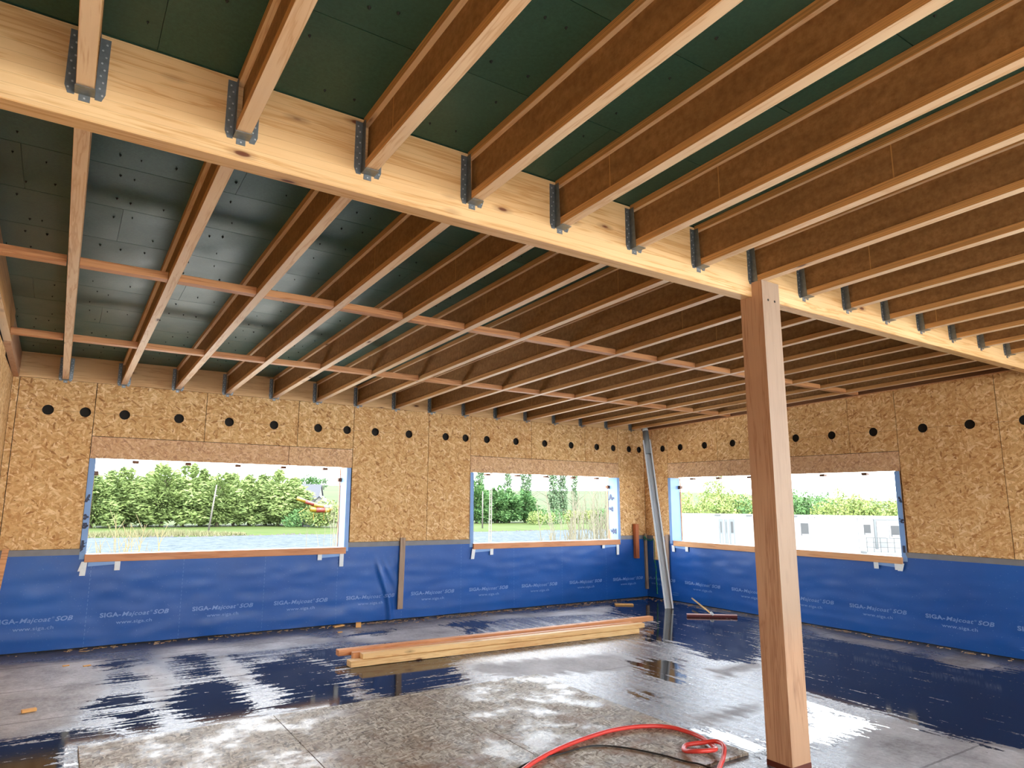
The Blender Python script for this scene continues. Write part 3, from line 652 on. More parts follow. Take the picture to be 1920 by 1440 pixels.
# joist hangers
def make_hanger():
    t = thing('joist_hanger', '', 'bracket')
    b = MB(); T = .002; h = .262
    for s in (-1, 1):                                    # wing on the bearing face, side cheek along the joist
        xe = -.003 if s < 0 else FW + .003; xo = xe + s * .036
        b.hexa([(xo - s * .012, -T, -.012), (xe, -T, -.012), (xe, 0, -.012), (xo - s * .012, 0, -.012)], [(xo, -T, .02), (xe, -T, .02), (xe, 0, .02), (xo, 0, .02)])
        b.hexa([(xo, -T, .02), (xe, -T, .02), (xe, 0, .02), (xo, 0, .02)], [(xo, -T, h), (xe, -T, h), (xe, 0, h), (xo, 0, h)])
        a0, a1 = sorted((xe, xe - s * .0022)); b.hexa([(a0, -.05, -.003), (a1, -.05, -.003), (a1, 0, -.003), (a0, 0, -.003)], [(a0, -.038, h), (a1, -.038, h), (a1, 0, h), (a0, 0, h)])
    b.box(-.003, FW + .003, -.066, 0, -.005, -.002); b.box(.012, FW - .012, -T, -.0, -.032, -.005)
    put('strap', b, M['galv'], t)
    b = MB(); rr = random.Random(5)
    for s in (-1, 1):
        xe = -.003 if s < 0 else FW + .003
        for i in range(9):
            z = .012 + i * .028; x = xe + s * (.012 if i % 2 else .024) + rr.uniform(-.002, .002)
            b.tube([(x, -.002, z), (x, -.0045, z)], .0042, 6)
    b.tube([(FW / 2, -.002, -.02), (FW / 2, -.0045, -.02)], .004, 6)
    tag(put('nail', b, M['nail'], t), kind='stuff')
    return t
h0 = make_hanger(); h0['group'] = 'joist hangers'
first = True
for k in range(16):
    x = XF + k * S
    for yy, nm in ((YN, 'the front face of the beam'), (YB - .003, 'the back wall ledger')):
        lab = 'galvanised hanger carrying the %s joist from the left on %s' % (ORD[k], nm)
        if first: h0.location = (x, yy, zj(yy)); h0['label'] = lab; first = False
        else: dup(h0, (x, yy, zj(yy)), lab)
# blocking rows
mb = MB(); wl = S - FW - .004; mb.box(.002, wl + .002, 0, .072, .0, .053, SY); bm0 = mb.mesh('wood_blocking', M['pink'], bevel=.002)
mb = MB(); mb.box(.002, .40, 0, .072, .0, .053, SY); bm1 = mb.mesh('wood_blocking', M['pink'], bevel=.002)
mb = MB(); mb.box(.002, XR - .035 - (XF + 15 * S + FW), 0, .072, .0, .053, SY); bm2 = mb.mesh('wood_blocking', M['pink'], bevel=.002)
for yy, nm in ((4.885, 'near'), (6.955, 'far')):
    for k in range(-1, 16):
        x = XF + k * S + FW; me_ = bm0; lab = 'pink softwood block in the %s blocking row, right of the %s joist' % (nm, ORD[max(k, 0)])
        if k == -1: me_ = bm1; x = XL + .066; lab = 'pink softwood block in the %s blocking row, against the left wall' % nm
        if k == 15: me_ = bm2
        tag(link('wood_blocking', me_, None, (x, yy, zj(yy) + .002)), lab, 'blocking', 'blocking between joists, %s row' % nm)

# ------------------------------------------------------------------ loose things indoors
def single(name, mb, mat, label, cat, group=None, bevel=.0, smooth=False): return tag(put(name, mb, mat, None, bevel=bevel, smooth=smooth), label, cat, group)
b = MB(); b.hexa([(4.215, YB - .036, .152), (4.295, YB - .036, .152), (4.295, YB - .014 - .0, .152), (4.215, YB - .014, .152)], [(4.25, YB - .036, 1.135), (4.33, YB - .036, 1.135), (4.33, YB - .012, 1.135), (4.25, YB - .012, 1.135)])
for i in range(8):
    v = b.v[i]; b.v[i] = (v[0], v[1] - (.045 if i < 4 else .01), v[2])
single('timber_batten', b, M['batten'], 'thin weathered batten fixed upright on the blue membrane between the two left windows', 'batten')
b = MB(); b.box(8.885, 8.965, YB - .09, YB - .022, .69, 1.292); single('timber_offcut', b, M['red'], 'short reddish timber offcut fixed upright right of the middle window', 'batten', bevel=.002)
b = MB(); b.hexa([(9.15, YB - .06, .143), (9.205, YB - .06, .143), (9.205, YB - .025, .143), (9.15, YB - .025, .143)], [(9.155, YB - .045, 1.115), (9.21, YB - .045, 1.115), (9.21, YB - .014, 1.115), (9.155, YB - .014, 1.115)])
single('timber_batten', b, M['batten'], 'grey batten standing in the room corner left of the rope', 'batten')
b = MB(); b.box(XR - .045, XR - .016, 8.63, 8.72, .67, 1.085); single('timber_batten', b, M['lumber'], 'short pale batten end above the hanging green rope in the corner', 'batten')
b = MB(); b.hexa([(XR - .06, 8.385, .3), (XR - .025, 8.385, .3), (XR - .025, 8.445, .3), (XR - .06, 8.445, .3)], [(XR - .045, 8.375, 1.12), (XR - .014, 8.375, 1.12), (XR - .014, 8.445, 1.12), (XR - .045, 8.445, 1.12)])
single('timber_batten', b, M['batten'], 'grey batten on the right wall behind the leaning gutter', 'batten')
b = MB(); b.hexa([(XL + .02, YB - .07, .02), (XL + .08, YB - .07, .02), (XL + .08, YB - .03, .02), (XL + .02, YB - .03, .02)], [(XL + .11, YB - .04, 1.11), (XL + .17, YB - .04, 1.11), (XL + .17, YB - .012, 1.11), (XL + .11, YB - .012, 1.11)])
for i in range(8): v = b.v[i]; b.v[i] = (v[0], v[1] - .02, v[2])
single('timber_batten', b, M['pink'], 'pinkish batten leaning on the blue membrane at the far left', 'batten')
# green rope
pts = [(XR - .05 + .012 * math.sin(t * 9), 8.69 + .012 * math.cos(t * 7) - .03 * t, .66 - .58 * t) for t in [i / 30 for i in range(31)]]
b = MB(); b.tube(pts, [.012 + .004 * math.sin(i * 1.3) for i in range(31)], 8)
pts = [(9.14 + .09 * t, YB - .055 - .16 * t + .0 * t, 1.05 - .05 * math.sin(t * 3.1)) for t in [i / 12 for i in range(13)]]
b.tube(pts, .009, 6); b.tube([(9.12, YB - .07, 1.08), (9.14, YB - .08, 1.04), (9.13, YB - .07, 1.0), (9.11, YB - .06, 1.03), (9.12, YB - .07, 1.08)], .009, 6)
b.tube([(XR - .05, YB - .215, 1.05), (XR - .055, 8.69, 1.0), (XR - .055, 8.69, .66)], .006, 6)
single('green_rope', b, M['rope'], 'green rope knotted on a batten and hanging down in the corner', 'rope', smooth=True)
# gutter leaning in the corner
A, Bq = Vector((8.494, 7.768, .004)), Vector((8.80, 8.46, 2.975))
gt = thing('leaning_gutter', 'long light grey plastic gutter length leaning in the corner of the room', 'gutter', A)
d = (Bq - A); L = d.length; d.normalize(); vw = (Vector((0, 0, H)) - A); vw = (vw - d * vw.dot(d)).normalized(); rt = d.cross(vw).normalized()
def prof(t0, t1, pr_, mat, nm):
    b = MB(); n = len(pr_); vs = [d * t + rt * p[0] + vw * p[1] for t in (t0, t1) for p in pr_]
    b.add(vs, [(i, (i + 1) % n, n + (i + 1) % n, n + i) for i in range(n)] + [tuple(range(n - 1, -1, -1)), tuple(range(n, 2 * n))]); return put(nm, b, mat, gt)
outer = [(-.068, .030), (-.068, -.012), (-.040, -.045), (.040, -.045), (.068, -.012), (.068, .030)]
inner = [(.046, .030), (.046, .022), (.060, .020), (.060, -.008), (.036, -.037), (-.036, -.037), (-.060, -.008), (-.060, .020), (-.046, .022), (-.046, .030)]
prof(0, L * .93, outer + inner, M['gutter'], 'channel')
for s in (-1, 1): prof(0, L * .93, [(s * .022 - .004, -.036), (s * .022 + .004, -.036), (s * .022 + .003, -.028), (s * .022 - .003, -.028)], M['gutter'], 'rib')
b = MB(); b.tube([d * (L * .85), d * (L * .985)], .052, 20); b.v = [tuple(Vector(v) + vw * .0) for v in b.v]; put('pipe_socket', b, M['gutter_d'], gt, smooth=True)
b = MB(); b.tube([d * (L * .98), d * (L * 1.0)], .05, 20); put('pipe_end', b, M['gutter'], gt, smooth=True)
# lumber stack
def lum(name, x0, y0, x1, y1, z, h, wd, mat, lab, sag=0):
    b = MB(); n = 14; prev = None
    for i in range(n):
        t0, t1 = i / n, (i + 1) / n
        for t in ((t0, t1) if i == 0 else (t1,)):
            x, y = x0 + (x1 - x0) * t, y0 + (y1 - y0) * t; zz = z - sag * math.sin(math.pi * t)
            r = [(x, y, zz), (x, y + wd, zz), (x, y + wd, zz + h), (x, y, zz + h)]; b.v += r
    for i in range(n):
        a = i * 4
        for k in range(4): b.f.append((a + k, a + (k + 1) % 4, a + 4 + (k + 1) % 4, a + 4 + k))
    b.f += [(3, 2, 1, 0), tuple(n * 4 + k for k in range(4))]
    return tag(put('timber_length', b, mat, None, bevel=.003), lab, 'timber', 'timber lengths stacked on the wet floor')
lum('a', 2.636, 6.93, 7.18, 6.86, .058, .06, .085, M['lumber_red'], 'reddish timber length at the back of the floor stack, raised on a bearer')
lum('c', 2.658, 6.636, 6.565, 6.52, .003, .061, .115, M['lumber'], 'pale timber length lying on the floor at the front of the stack')
lum('b', 2.793, 6.655, 6.672, 6.53, .066, .052, .085, M['lumber'], 'pale timber length lying on top of the front one in the stack')
lum('d', 2.738, 6.775, 6.62, 6.68, .003, .11, .06, M['lumber_red'], 'red-ended timber length wedged in the middle of the stack')
for xx in (2.98, 6.9):
    b = MB(); b.box(xx, xx + .06, 6.85, 7.05, .002, .056); single('timber_bearer', b, M['lumber_red'], 'short timber bearer under the raised length at the %s end' % ('left' if xx < 4 else 'right'), 'timber')
# scattered offcuts
for (x, y, a, l_, wd, h, lab) in [(-.04, 6.56, .2, .10, .04, .022, 'orange wood offcut alone on the grey floor at far left'), (.40, 7.99, .3, .07, .035, .008, 'small wood chip left of the dark puddles below the left window'), (.22, 8.09, .1, .06, .03, .008, 'tiny wood chip nearest the left end of the back wall'),
        (3.55, 8.648, 1.2, .07, .07, .06, 'small cubic wood block on the floor under the wrinkled membrane'), (3.33, 8.80, .3, .16, .05, .02, 'broken wood splinter against the foot of the back wall'), (8.12, 8.40, -.6, .30, .10, .02, 'flat wood offcut on the floor near the room corner'), (3.21, 8.42, .2, .06, .03, .01, 'pinkish wood chip left of the cubic block')]:
    b = MB(); b.box(-l_ / 2, l_ / 2, -wd / 2, wd / 2, 0, h); o = tag(put('wood_offcut', b, M['chip'], None, (x, y, .0015), a, bevel=.002), lab, 'offcut')
b = MB(); rr = random.Random(11)
for i in range(520):
    u = rr.random()
    if rr.random() < .6: x, y = rr.uniform(3.4, 9.1), YB - .06 - abs(rr.gauss(0, .10))
    elif rr.random() < .5: x, y = rr.uniform(-.5, 3.4), YB - .05 - abs(rr.gauss(0, .06))
    else: x, y = XR - .06 - abs(rr.gauss(0, .08)), rr.uniform(3, 8.8)
    a = rr.uniform(0, 3.14); l_ = rr.uniform(.008, .034); w2 = rr.uniform(.002, .008); c, s = math.cos(a), math.sin(a)
    q = [(x + c * p - s * r, y + s * p + c * r) for p, r in ((-l_, -w2), (l_, -w2), (l_, w2), (-l_, w2))]; z = .001
    b.hexa([(p[0], p[1], z) for p in q], [(p[0], p[1], z + .006) for p in q])
o = single('wood_shavings', b, plain('dirty_shavings', sq(176, 146, 112), .8, 0, .3, 12), 'litter of wood shavings along the foot of the walls', 'debris'); o['kind'] = 'stuff'
# broom
br = thing('push_broom', 'wide push broom with pale handle lying on the floor near the right wall', 'broom', (8.46, 6.92, 0))
e0, e1 = Vector((8.164 - 8.46, 7.128 - 6.92, 0)), Vector((8.763 - 8.46, 6.705 - 6.92, 0)); z = Vector((0, 0, 1))
b = MB(); b.beam(e0 + z * .036, e1 + z * .036, .045, .014); put('head', b, M['broom'], br, bevel=.003)
b = MB(); b.beam(e0 + z * .015, e1 + z * .015, .04, .028); put('bristles', b, M['bristle'], br)
mid = (e0 + e1) / 2; b = MB(); b.tube([mid + z * .045, Vector((9.19 - 8.46, 7.90 - 6.92, .10))], .013, 10); put('handle', b, M['handle'], br, smooth=True)
b = MB(); b.tube([mid + z * .045 + Vector((-.02, -.03, 0)), mid + z * .055 + Vector((.03, .035, 0))], .02, 10); put('socket', b, M['gutter'], br, smooth=True)
# hose and cable on the OSB sheets
def smooth_path(p, n=8):
    out = []; P = [Vector(p[0])] + [Vector(q) for q in p] + [Vector(p[-1])]
    for i in range(1, len(P) - 2):
        for k in range(n):
            t = k / n; a, b_, c, d_ = P[i - 1], P[i], P[i + 1], P[i + 2]
            out.append(.5 * ((2 * b_) + (c - a) * t + (2 * a - 5 * b_ + 4 * c - d_) * t * t + (3 * b_ - a - 3 * c + d_) * t ** 3))
    return out + [P[-2]]
zz = .018 + .015
hp = [(2.1, 3.3, zz), (2.45, 3.52, zz), (2.733, 3.677, zz), (3.036, 3.784, zz), (3.327, 3.847, zz), (3.605, 3.874, zz), (3.834, 3.834, zz), (4.0, 3.735, zz), (4.05, 3.60, zz), (4.03, 3.43, zz + .004), (3.95, 3.27, zz + .012), (3.86, 3.18, zz + .03), (3.75, 3.215, zz + .03), (3.74, 3.33, zz), (3.83, 3.395, zz), (3.93, 3.35, zz + .012), (3.985, 3.27, zz + .034), (3.95, 3.18, zz + .036), (3.84, 3.10, zz + .01), (3.70, 3.02, zz), (3.5, 2.9, zz - .018)]
b = MB(); b.tube(smooth_path(hp), .0145, 12); single('rubber_hose', b, M['hose'], 'red rubber hose looped in a loose knot on the weathered OSB sheets', 'hose', smooth=True)
zz = .018 + .006
cp = [(2.3, 3.5, zz), (2.689, 3.702, zz), (3.037, 3.728, zz), (3.2, 3.74, zz), (3.30, 3.72, zz), (3.405, 3.64, zz), (3.5, 3.505, zz), (3.577, 3.342, zz), (3.621, 3.203, zz), (3.66, 3.13, zz), (3.7, 3.0, .008)]
b = MB(); b.tube(smooth_path(cp), .0055, 8); single('black_cable', b, M['black'], 'thin black cable running beside the red hose', 'cable', smooth=True)

# ------------------------------------------------------------------ outdoors
b = MB(); b.add([(-300, 20, -5), (500, 20, -5), (500, 127.5, -5), (-300, 127.5, -5)], [(0, 1, 2, 3)]); lake = tag(put('lake', b, M['water']), 'rippled lake between the building and the far grass bank', 'lake', kind='stuff')
def bank():
    vs = []; nx_, ny_ = 120, 14; b = MB()
    for j in range(ny_ + 1):
        for i in range(nx_ + 1):
            x = -80 + 340 * i / nx_; t = j / ny_; y = 126.6 + .8 * math.sin(x * .21) + .5 * math.sin(x * .53) + 60 * t
            z = -5.05 + .62 * min(1, t * 22) + .15 * t; vs.append((x, y, z))
    b.add(vs, [(j * (nx_ + 1) + i, j * (nx_ + 1) + i + 1, (j + 1) * (nx_ + 1) + i + 1, (j + 1) * (nx_ + 1) + i) for j in range(ny_) for i in range(nx_)]); return b
tag(put('grass_bank', bank(), M['grass'], smooth=True), kind='structure')
b = MB(); nx_, ny_ = 60, 16; vs = []
for j in range(ny_ + 1):
    for i in range(nx_ + 1):
        x = -100 + 800 * i / nx_; y = 184 + 320 * j / ny_; t = j / ny_
        vs.append((x, y, -4.4 + 17 * (t ** .8) + 1.2 * math.sin(x * .012 + 1) * t))
b.add(vs, [(j * (nx_ + 1) + i, j * (nx_ + 1) + i + 1, (j + 1) * (nx_ + 1) + i + 1, (j + 1) * (nx_ + 1) + i) for j in range(ny_) for i in range(nx_)]); tag(put('hill', b, M['field'], smooth=True), kind='structure')
b = MB(); b.add([(9.6, -60, -4.35), (400, -60, -4.35), (400, 60, -4.35), (9.6, 60, -4.35)], [(0, 1, 2, 3)]); tag(put('yard', b, plain('yard_gravel', sq(190, 188, 182), .9, 0, .1)), kind='structure')
b = MB(); b.add([(-80, -60, -4.4), (9.6, -60, -4.4), (9.6, 24, -4.4), (-80, 24, -4.4)], [(0, 1, 2, 3)]); tag(put('bounce_bank', b, plain('bounce_gravel', sq(206, 202, 192), .9, 0, .1)), kind='structure')  # unseen ground, given pale gravel to bounce daylight up to the ceiling
b = MB(); rr = random.Random(2)
for i in range(420):
    x = rr.uniform(-10, 150); y = 126.3 + .8 * math.sin(x * .21) + .5 * math.sin(x * .53) + rr.uniform(-.4, .5); r = rr.uniform(.1, .42)
    vv = [(x + r * a * rr.uniform(.7, 1.2), y + r * c * .8, -5.0 + r * e * rr.uniform(.5, .9)) for a, c, e in ((1, 0, 0), (-1, 0, 0), (0, 1, 0), (0, -1, 0), (0, 0, 1), (0, 0, -1))]
    b.add(vv, [(0, 2, 4), (2, 1, 4), (1, 3, 4), (3, 0, 4), (2, 0, 5), (1, 2, 5), (3, 1, 5), (0, 3, 5)])
tag(put('shore_stones', b, M['stone']), 'line of grey stones along the far lake shore', 'stones', kind='stuff')
def cards(P, sx, sy, seed, flat=0.):
    r = np.random.default_rng(seed); n = len(P)
    a = r.normal(size=(n, 3)); a[:, 2] *= (1 - flat); a /= np.linalg.norm(a, axis=1)[:, None]
    c = r.normal(size=(n, 3)); c -= a * (a * c).sum(1)[:, None]; c /= np.linalg.norm(c, axis=1)[:, None]
    k = r.uniform(.6, 1.3, n)[:, None]; a = a * sx * k; c = c * sy * k
    V = np.stack([P - a, P + c, P + a, P - c], 1).reshape(-1, 3); F = np.arange(4 * n).reshape(-1, 4)
    return V, F
def cmesh(name, V, F, mat):
    me = bpy.data.meshes.new(name); me.vertices.add(len(V)); me.vertices.foreach_set('co', V.ravel())
    me.loops.add(F.size); me.loops.foreach_set('vertex_index', F.ravel().astype(np.int32)); me.polygons.add(len(F))
    me.polygons.foreach_set('loop_start', np.arange(0, F.size, 4, dtype=np.int32)); me.polygons.foreach_set('loop_total', np.full(len(F), 4, np.int32)); me.update(); me.validate(); me.materials.append(mat); return me
b = []
r = np.random.default_rng(4); n = 2200; xs = r.uniform(-4, 30, n); h = r.uniform(.4, 1.3, n) * np.clip(1.2 - np.abs(xs - 14) / 20, .2, 1); ys = 127.2 + .8 * np.sin(xs * .21) + r.uniform(-.3, 2.5, n); lean = r.normal(0, .25, (n, 2))
bx_ = np.stack([xs, ys, np.full(n, -4.9)], 1); tp = bx_ + np.stack([lean[:, 0], lean[:, 1], h], 1); wv = np.array([.05, 0, 0])
V = np.stack([bx_ - wv, bx_ + wv, tp + wv * .3, tp - wv * .3], 1).reshape(-1, 3)
tag(link('reeds', cmesh('reeds', V, np.arange(4 * n).reshape(-1, 4), M['reed'])), 'pale dry reeds on the far shore in the left window', 'reeds', kind='stuff')

def crown(n, blobs, seed):
    r = np.random.default_rng(seed); out = []; tot = sum(q[3] * q[4] for q in blobs)
    for x, y, z, rx, rz in blobs:
        m = int(n * rx * rz / tot); d = r.normal(size=(m, 3)); d /= np.linalg.norm(d, axis=1)[:, None]; k = r.uniform(.25, 1, m) ** .45
        k *= 1 + .18 * np.sin(d[:, 0] * 7 + seed) * np.cos(d[:, 2] * 6 + d[:, 1] * 5)
        out.append(np.array([x, y, z]) + d * k[:, None] * np.array([rx, rx, rz]))
    return np.concatenate(out)
def make_tree(label, cat, group, blobs, n, leaf, mat, trunk_h, tr, seed, flat=0., tm='bark'):
    t = thing('tree', label, cat, group=group)
    V, F = cards(crown(n, blobs, seed), leaf[0], leaf[1], seed, flat); link('foliage', cmesh('foliage', V, F, M[mat]), t)
    b = MB(); b.tube([(0, 0, 0), (.1, 0, trunk_h * .5), (0, .1, trunk_h)], [tr, tr * .75, tr * .4], 8)
    rr = random.Random(seed)
    for i in range(6):
        z0 = trunk_h * rr.uniform(.25, .8); a = rr.uniform(0, 6.28); L = rr.uniform(.25, .5) * trunk_h
        b.tube([(0, 0, z0), (math.cos(a) * L * .5, math.sin(a) * L * .5, z0 + L * .35), (math.cos(a) * L, math.sin(a) * L, z0 + L * .6)], [tr * .45, tr * .3, tr * .1], 5)
    put('trunk', b, M['bark'], t, smooth=True); return t
def dirpt(px, Y=None, D=None):
    rx = cf + cr * ((px - 890.23) / 1243.41) - cu * ((940 - 728.78) / 1243.41)
    k = (Y / rx.y) if Y else D; return rx.x * k, rx.y * k
GC = 'conifers along the far bank'
def cyp(seed, h):
    r = random.Random(seed); bl = [(0, 0, h * .48, h * .40, h * .42)]
    for i in range(9): bl.append((r.uniform(-.34, .34) * h, r.uniform(-.2, .2) * h, r.uniform(.14, .72) * h, h * .2, h * .13))
    for i in range(3): bl.append((r.uniform(-.16, .16) * h, 0, r.uniform(.84, .95) * h, h * .07, h * .11))
    return bl
protos = [make_tree('', 'tree', GC, cyp(s, 12.5), 7000, (.55, .16), 'conifer', 9, .38, s, .75) for s in (1, 2, 3)]
TR = [(176, 11.2, 'pale conifer cut by the left frame of the left window'), (208, 11.8, 'conifer second from the left frame of the left window'), (240, 12.2, 'conifer with a thin top left of the tallest one'), (275, 11.8, 'low conifer just left of the tallest one'), (306, 13.6, 'tallest conifer of the row in the left window'), (345, 13.4, 'tall conifer right of the tallest one'), (378, 12.8, 'conifer left behind the leaning pole'),
      (410, 11.9, 'conifer directly right of the leaning pole'), (440, 11.5, 'rounded conifer in the middle of the left window row'), (470, 11.8, 'conifer right of the rounded middle one'), (500, 12.0, 'conifer third from the right end of the row'), (524, 12.6, 'conifer with spiky top near the right end of the row'), (546, 11.4, 'last conifer of the row beside the water slide')]
for i, (px_, h, lab) in enumerate(TR):
    x, y = dirpt(px_, Y=153 + (i * 37 % 7)); p = protos[i % 3]
    o = dup(p, (x, y, -4.45), lab, rz=i * 1.3); s = h / 12.5; o.scale = (s, s, s)
for p in protos:
    for c in list(p.children): bpy.data.objects.remove(c)
    bpy.data.objects.remove(p)
# second window: dark conifers and poplars
p = make_tree('', 'tree', 'dark trees seen in the middle window', cyp(5, 9), 4200, (.5, .17), 'leaf_d', 6, .3, 5, .5)
for i, (px_, h, lab) in enumerate([(893, 11.5, 'dark tree at the left edge of the middle window'), (932, 10.2, 'dark green tree right of the lattice pole'), (955, 9.6, 'dark green tree below the second poplar'), (984, 9.4, 'last dark green tree below the third poplar'), (1003, 5.0, 'small bush right of the dark trees in the middle window')]):
    x, y = dirpt(px_, Y=158); o = dup(p, (x, y, -4.45), lab, rz=i * 2.1); s = h / 9; o.scale = (s, s, s)
for c in list(p.children): bpy.data.objects.remove(c)
bpy.data.objects.remove(p)
def pop(h, seed):
    r = random.Random(seed); return [(r.uniform(-.3, .3), r.uniform(-.3, .3), h * t, (1.5 - abs(t - .5)) * 1.1, h * .09) for t in (.2, .32, .44, .56, .68, .8, .9)]
p = make_tree('', 'tree', 'poplars seen in the middle window', pop(17, 3), 2300, (.3, .16), 'poplar', 15, .2, 3)
for i, (px_, h, sx, lab) in enumerate([(900, 18.5, 1.1, 'tall poplar left of the lattice pole in the middle window'), (952, 18.4, .95, 'slim poplar right of the lattice pole'), (982, 18, .9, 'third poplar from the left in the middle window'), (1038, 18.4, 1.25, 'broad sparse poplar at mid window'), (1056, 17.6, 1.0, 'sparse poplar beside the broad one'), (1078, 16.2, .8, 'thin poplar right of the broad one'), (992, 16.5, .7, 'thin poplar touching the third one')]):
    x, y = dirpt(px_, Y=166); o = dup(p, (x, y, -4.4), lab, rz=i); o.scale = (sx, sx, h / 17)
for c in list(p.children): bpy.data.objects.remove(c)
bpy.data.objects.remove(p)
def bushp(n, seed, wd=1.): 
    r = random.Random(seed); return [(r.uniform(-2.6, 2.6) * wd, r.uniform(-1, 1), r.uniform(.8, 3.0), r.uniform(1.2, 2.2), r.uniform(1., 1.7)) for i in range(9)]
# shrubs on the far bank
for i, (px_, Yp, h, mt, lab) in enumerate([(1015, 146, .75, 'leaf', 'yellow-green shrub on the far bank at mid middle window'), (1035, 150, .9, 'leaf_d', 'green shrub on the far bank under the broad poplar'), (1070, 152, .9, 'leaf', 'pale shrub on the far bank right of the poplars'), (1100, 150, .8, 'leaf', 'light shrub behind the bare birch stems'), (1130, 150, .9, 'leaf_d', 'green shrub at the right edge of the middle window'), (570, 147, .85, 'leaf_d', 'green hedge clump below the water slide'), (600, 145, .9, 'leaf', 'yellow-green shrub right below the water slide'), (634, 142, 1.2, 'leaf', 'tall pale shrub at the right edge of the left window'), (588, 175, .75, 'leaf', 'round bright shrub in front of the house')]):
    x, y = dirpt(px_, Y=Yp); t = make_tree(lab, 'shrub', None, bushp(6, 40 + i), 1500, (.22, .12), mt, 2.2, .09, 40 + i); t.name = 'shrub'; t.location = (x, y, -4.4 if Yp < 170 else -3.6); t.scale = (h * 1.3, h * 1.3, h * 1.25)
# trees behind the cabins in the right window
for i, (px_, D, top, sx, mt, lab) in enumerate([(1288, 74, 3.1, 1.1, 'leaf', 'pale spring tree at the left edge of the right window'), (1315, 74, 3.0, 1.1, 'leaf', 'second pale tree from the left in the right window'), (1348, 78, 5.3, .8, 'leaf', 'tallest pale tree with wispy top in the right window'), (1372, 75, 3.4, 1.0, 'leaf', 'pale tree right of the tallest one'), (1396, 76, 2.7, 1.0, 'leaf_d', 'green tree half hidden by the post on its left'),
        (1440, 76, 2.6, 1.1, 'leaf', 'tree hidden mostly behind the timber post'), (1486, 76, 3.8, 1.0, 'leaf_d', 'dark green tree just right of the post'), (1512, 75, 3.4, 1.1, 'leaf_d', 'dark green tree second from the right side of the post'), (1545, 73, 3.2, 1.1, 'leaf_d', 'green tree where dark and light crowns meet'), (1572, 70, 3.5, 1.15, 'leaf', 'highest yellow-green tree above the cabin roof'), (1605, 70, 3.0, 1.2, 'leaf', 'wide yellow-green tree right of the highest one'), (1640, 70, 2.6, 1.2, 'leaf', 'yellow-green tree above the cabin balcony'), (1675, 70, 2.6, 1.2, 'leaf', 'yellow-green tree at the right edge of the right window')]):
    x, y = dirpt(px_, D=D); hh = top + 4.4
    bl = [(0, 0, hh * .42, 2.9 * sx, hh * .38)] + [(math.sin(i * 3 + q) * 1.6, math.cos(q * 2.) * .8, hh * (.5 + .06 * q), 1.3, hh * .13) for q in range(6)] + [(.3 * math.sin(i), 0, hh * .88, .7, hh * .12)]
    t = make_tree(lab, 'tree', 'trees behind the white cabins', bl, 3600, (.14, .085), mt, hh * .7, .12, 60 + i); t.location = (x, y, -4.35)
# bare shrubs near the building
def bare(label, px_, D, h, n, mat, seed, spread, z0):
    rr = random.Random(seed); b = MB()
    for i in range(n):
        a = rr.uniform(0, 6.28); bx0, by0 = rr.gauss(0, spread * .35), rr.gauss(0, spread * .35); hh = h * rr.uniform(.55, 1); lx, ly = math.cos(a) * spread * .5 * rr.random(), math.sin(a) * spread * .5 * rr.random()
        p = [(bx0, by0, 0), (bx0 + lx * .3, by0 + ly * .3, hh * .4), (bx0 + lx * .7, by0 + ly * .7, hh * .75), (bx0 + lx, by0 + ly, hh)]; b.tube(p, [.03, .024, .017, .009], 4, False)
        for q in range(9):
            t = rr.uniform(.25, .95); s = Vector(p[1]).lerp(Vector(p[3]), t); an = rr.uniform(0, 6.28); l_ = rr.uniform(.25, .7); b.tube([s, s + Vector((math.cos(an) * l_ * .5, math.sin(an) * l_ * .5, l_ * .9))], [.011, .006], 3, False)
    x, y = dirpt(px_, D=D); return tag(put('bare_shrub', b, M[mat], None, (x, y, z0)), label, 'shrub')
bare('tall thicket of bare pale stems in front of the middle window, right side', 1112, 29, 7.0, 110, 'twig', 1, 2.6, -4.4)
bare('slim bare shrub in the middle of the middle window', 1056, 30, 5.4, 10, 'willow', 2, .9, -4.4)
bare('yellow willow shoots in front of the left window, lower left', 232, 22, 5.6, 34, 'willow', 3, 2.2, -4.7)
bare('sparse bare shoots at the right edge of the left window', 640, 60, 6.5, 20, 'twig', 4, 3.2, -4.9)
# poles
b = MB(); x0, y0 = dirpt(395, Y=131); x1, y1 = dirpt(404, Y=131); b.tube([(x0, y0, -4.4), (x1, y1, 4.1)], [.17, .12], 10)
pl_ = thing('utility_pole', 'thin leaning wooden pole on the far bank in the left window', 'pole'); put('shaft', b, M['pole'], pl_, smooth=True)
b = MB(); b.box(x1 - .25, x1 + .25, y1 - .1, y1 + .1, 2.0, 2.25); put('fitting', b, M['pole'], pl_)
b = MB(); x0, y0 = dirpt(905, Y=130); b.tube([(x0, y0, -4.5), (x0, y0, 3.9)], [.17, .12], 10); single('utility_pole', b, M['pole'], 'distant slim pole left of the lattice pole in the middle window', 'pole', smooth=True)
lp = thing('concrete_pole', 'pale ladder-like concrete pole near the building in the middle window', 'pole'); x0, y0 = dirpt(918, D=44); q = Vector((cr.x, cr.y, 0)).normalized()
for s in (-1, 1):
    b = MB(); o_ = q * s * .085; b.beam((x0 + o_.x, y0 + o_.y, -4.6), (x0 + o_.x * .6 + .12, y0 + o_.y * .6, 4.6), .05, .05, (0, 1, 0)); put('rail', b, M['pole'], lp)
for i in range(26):
    z_ = -4.3 + i * .34; f_ = (z_ + 4.6) / 9.2; b = MB(); c_ = Vector((x0 + .12 * f_, y0, z_)); w_ = .085 * (1 - .4 * f_); b.beam(c_ - q * w_, c_ + q * w_, .05, .05); put('rung', b, M['pole'], lp)
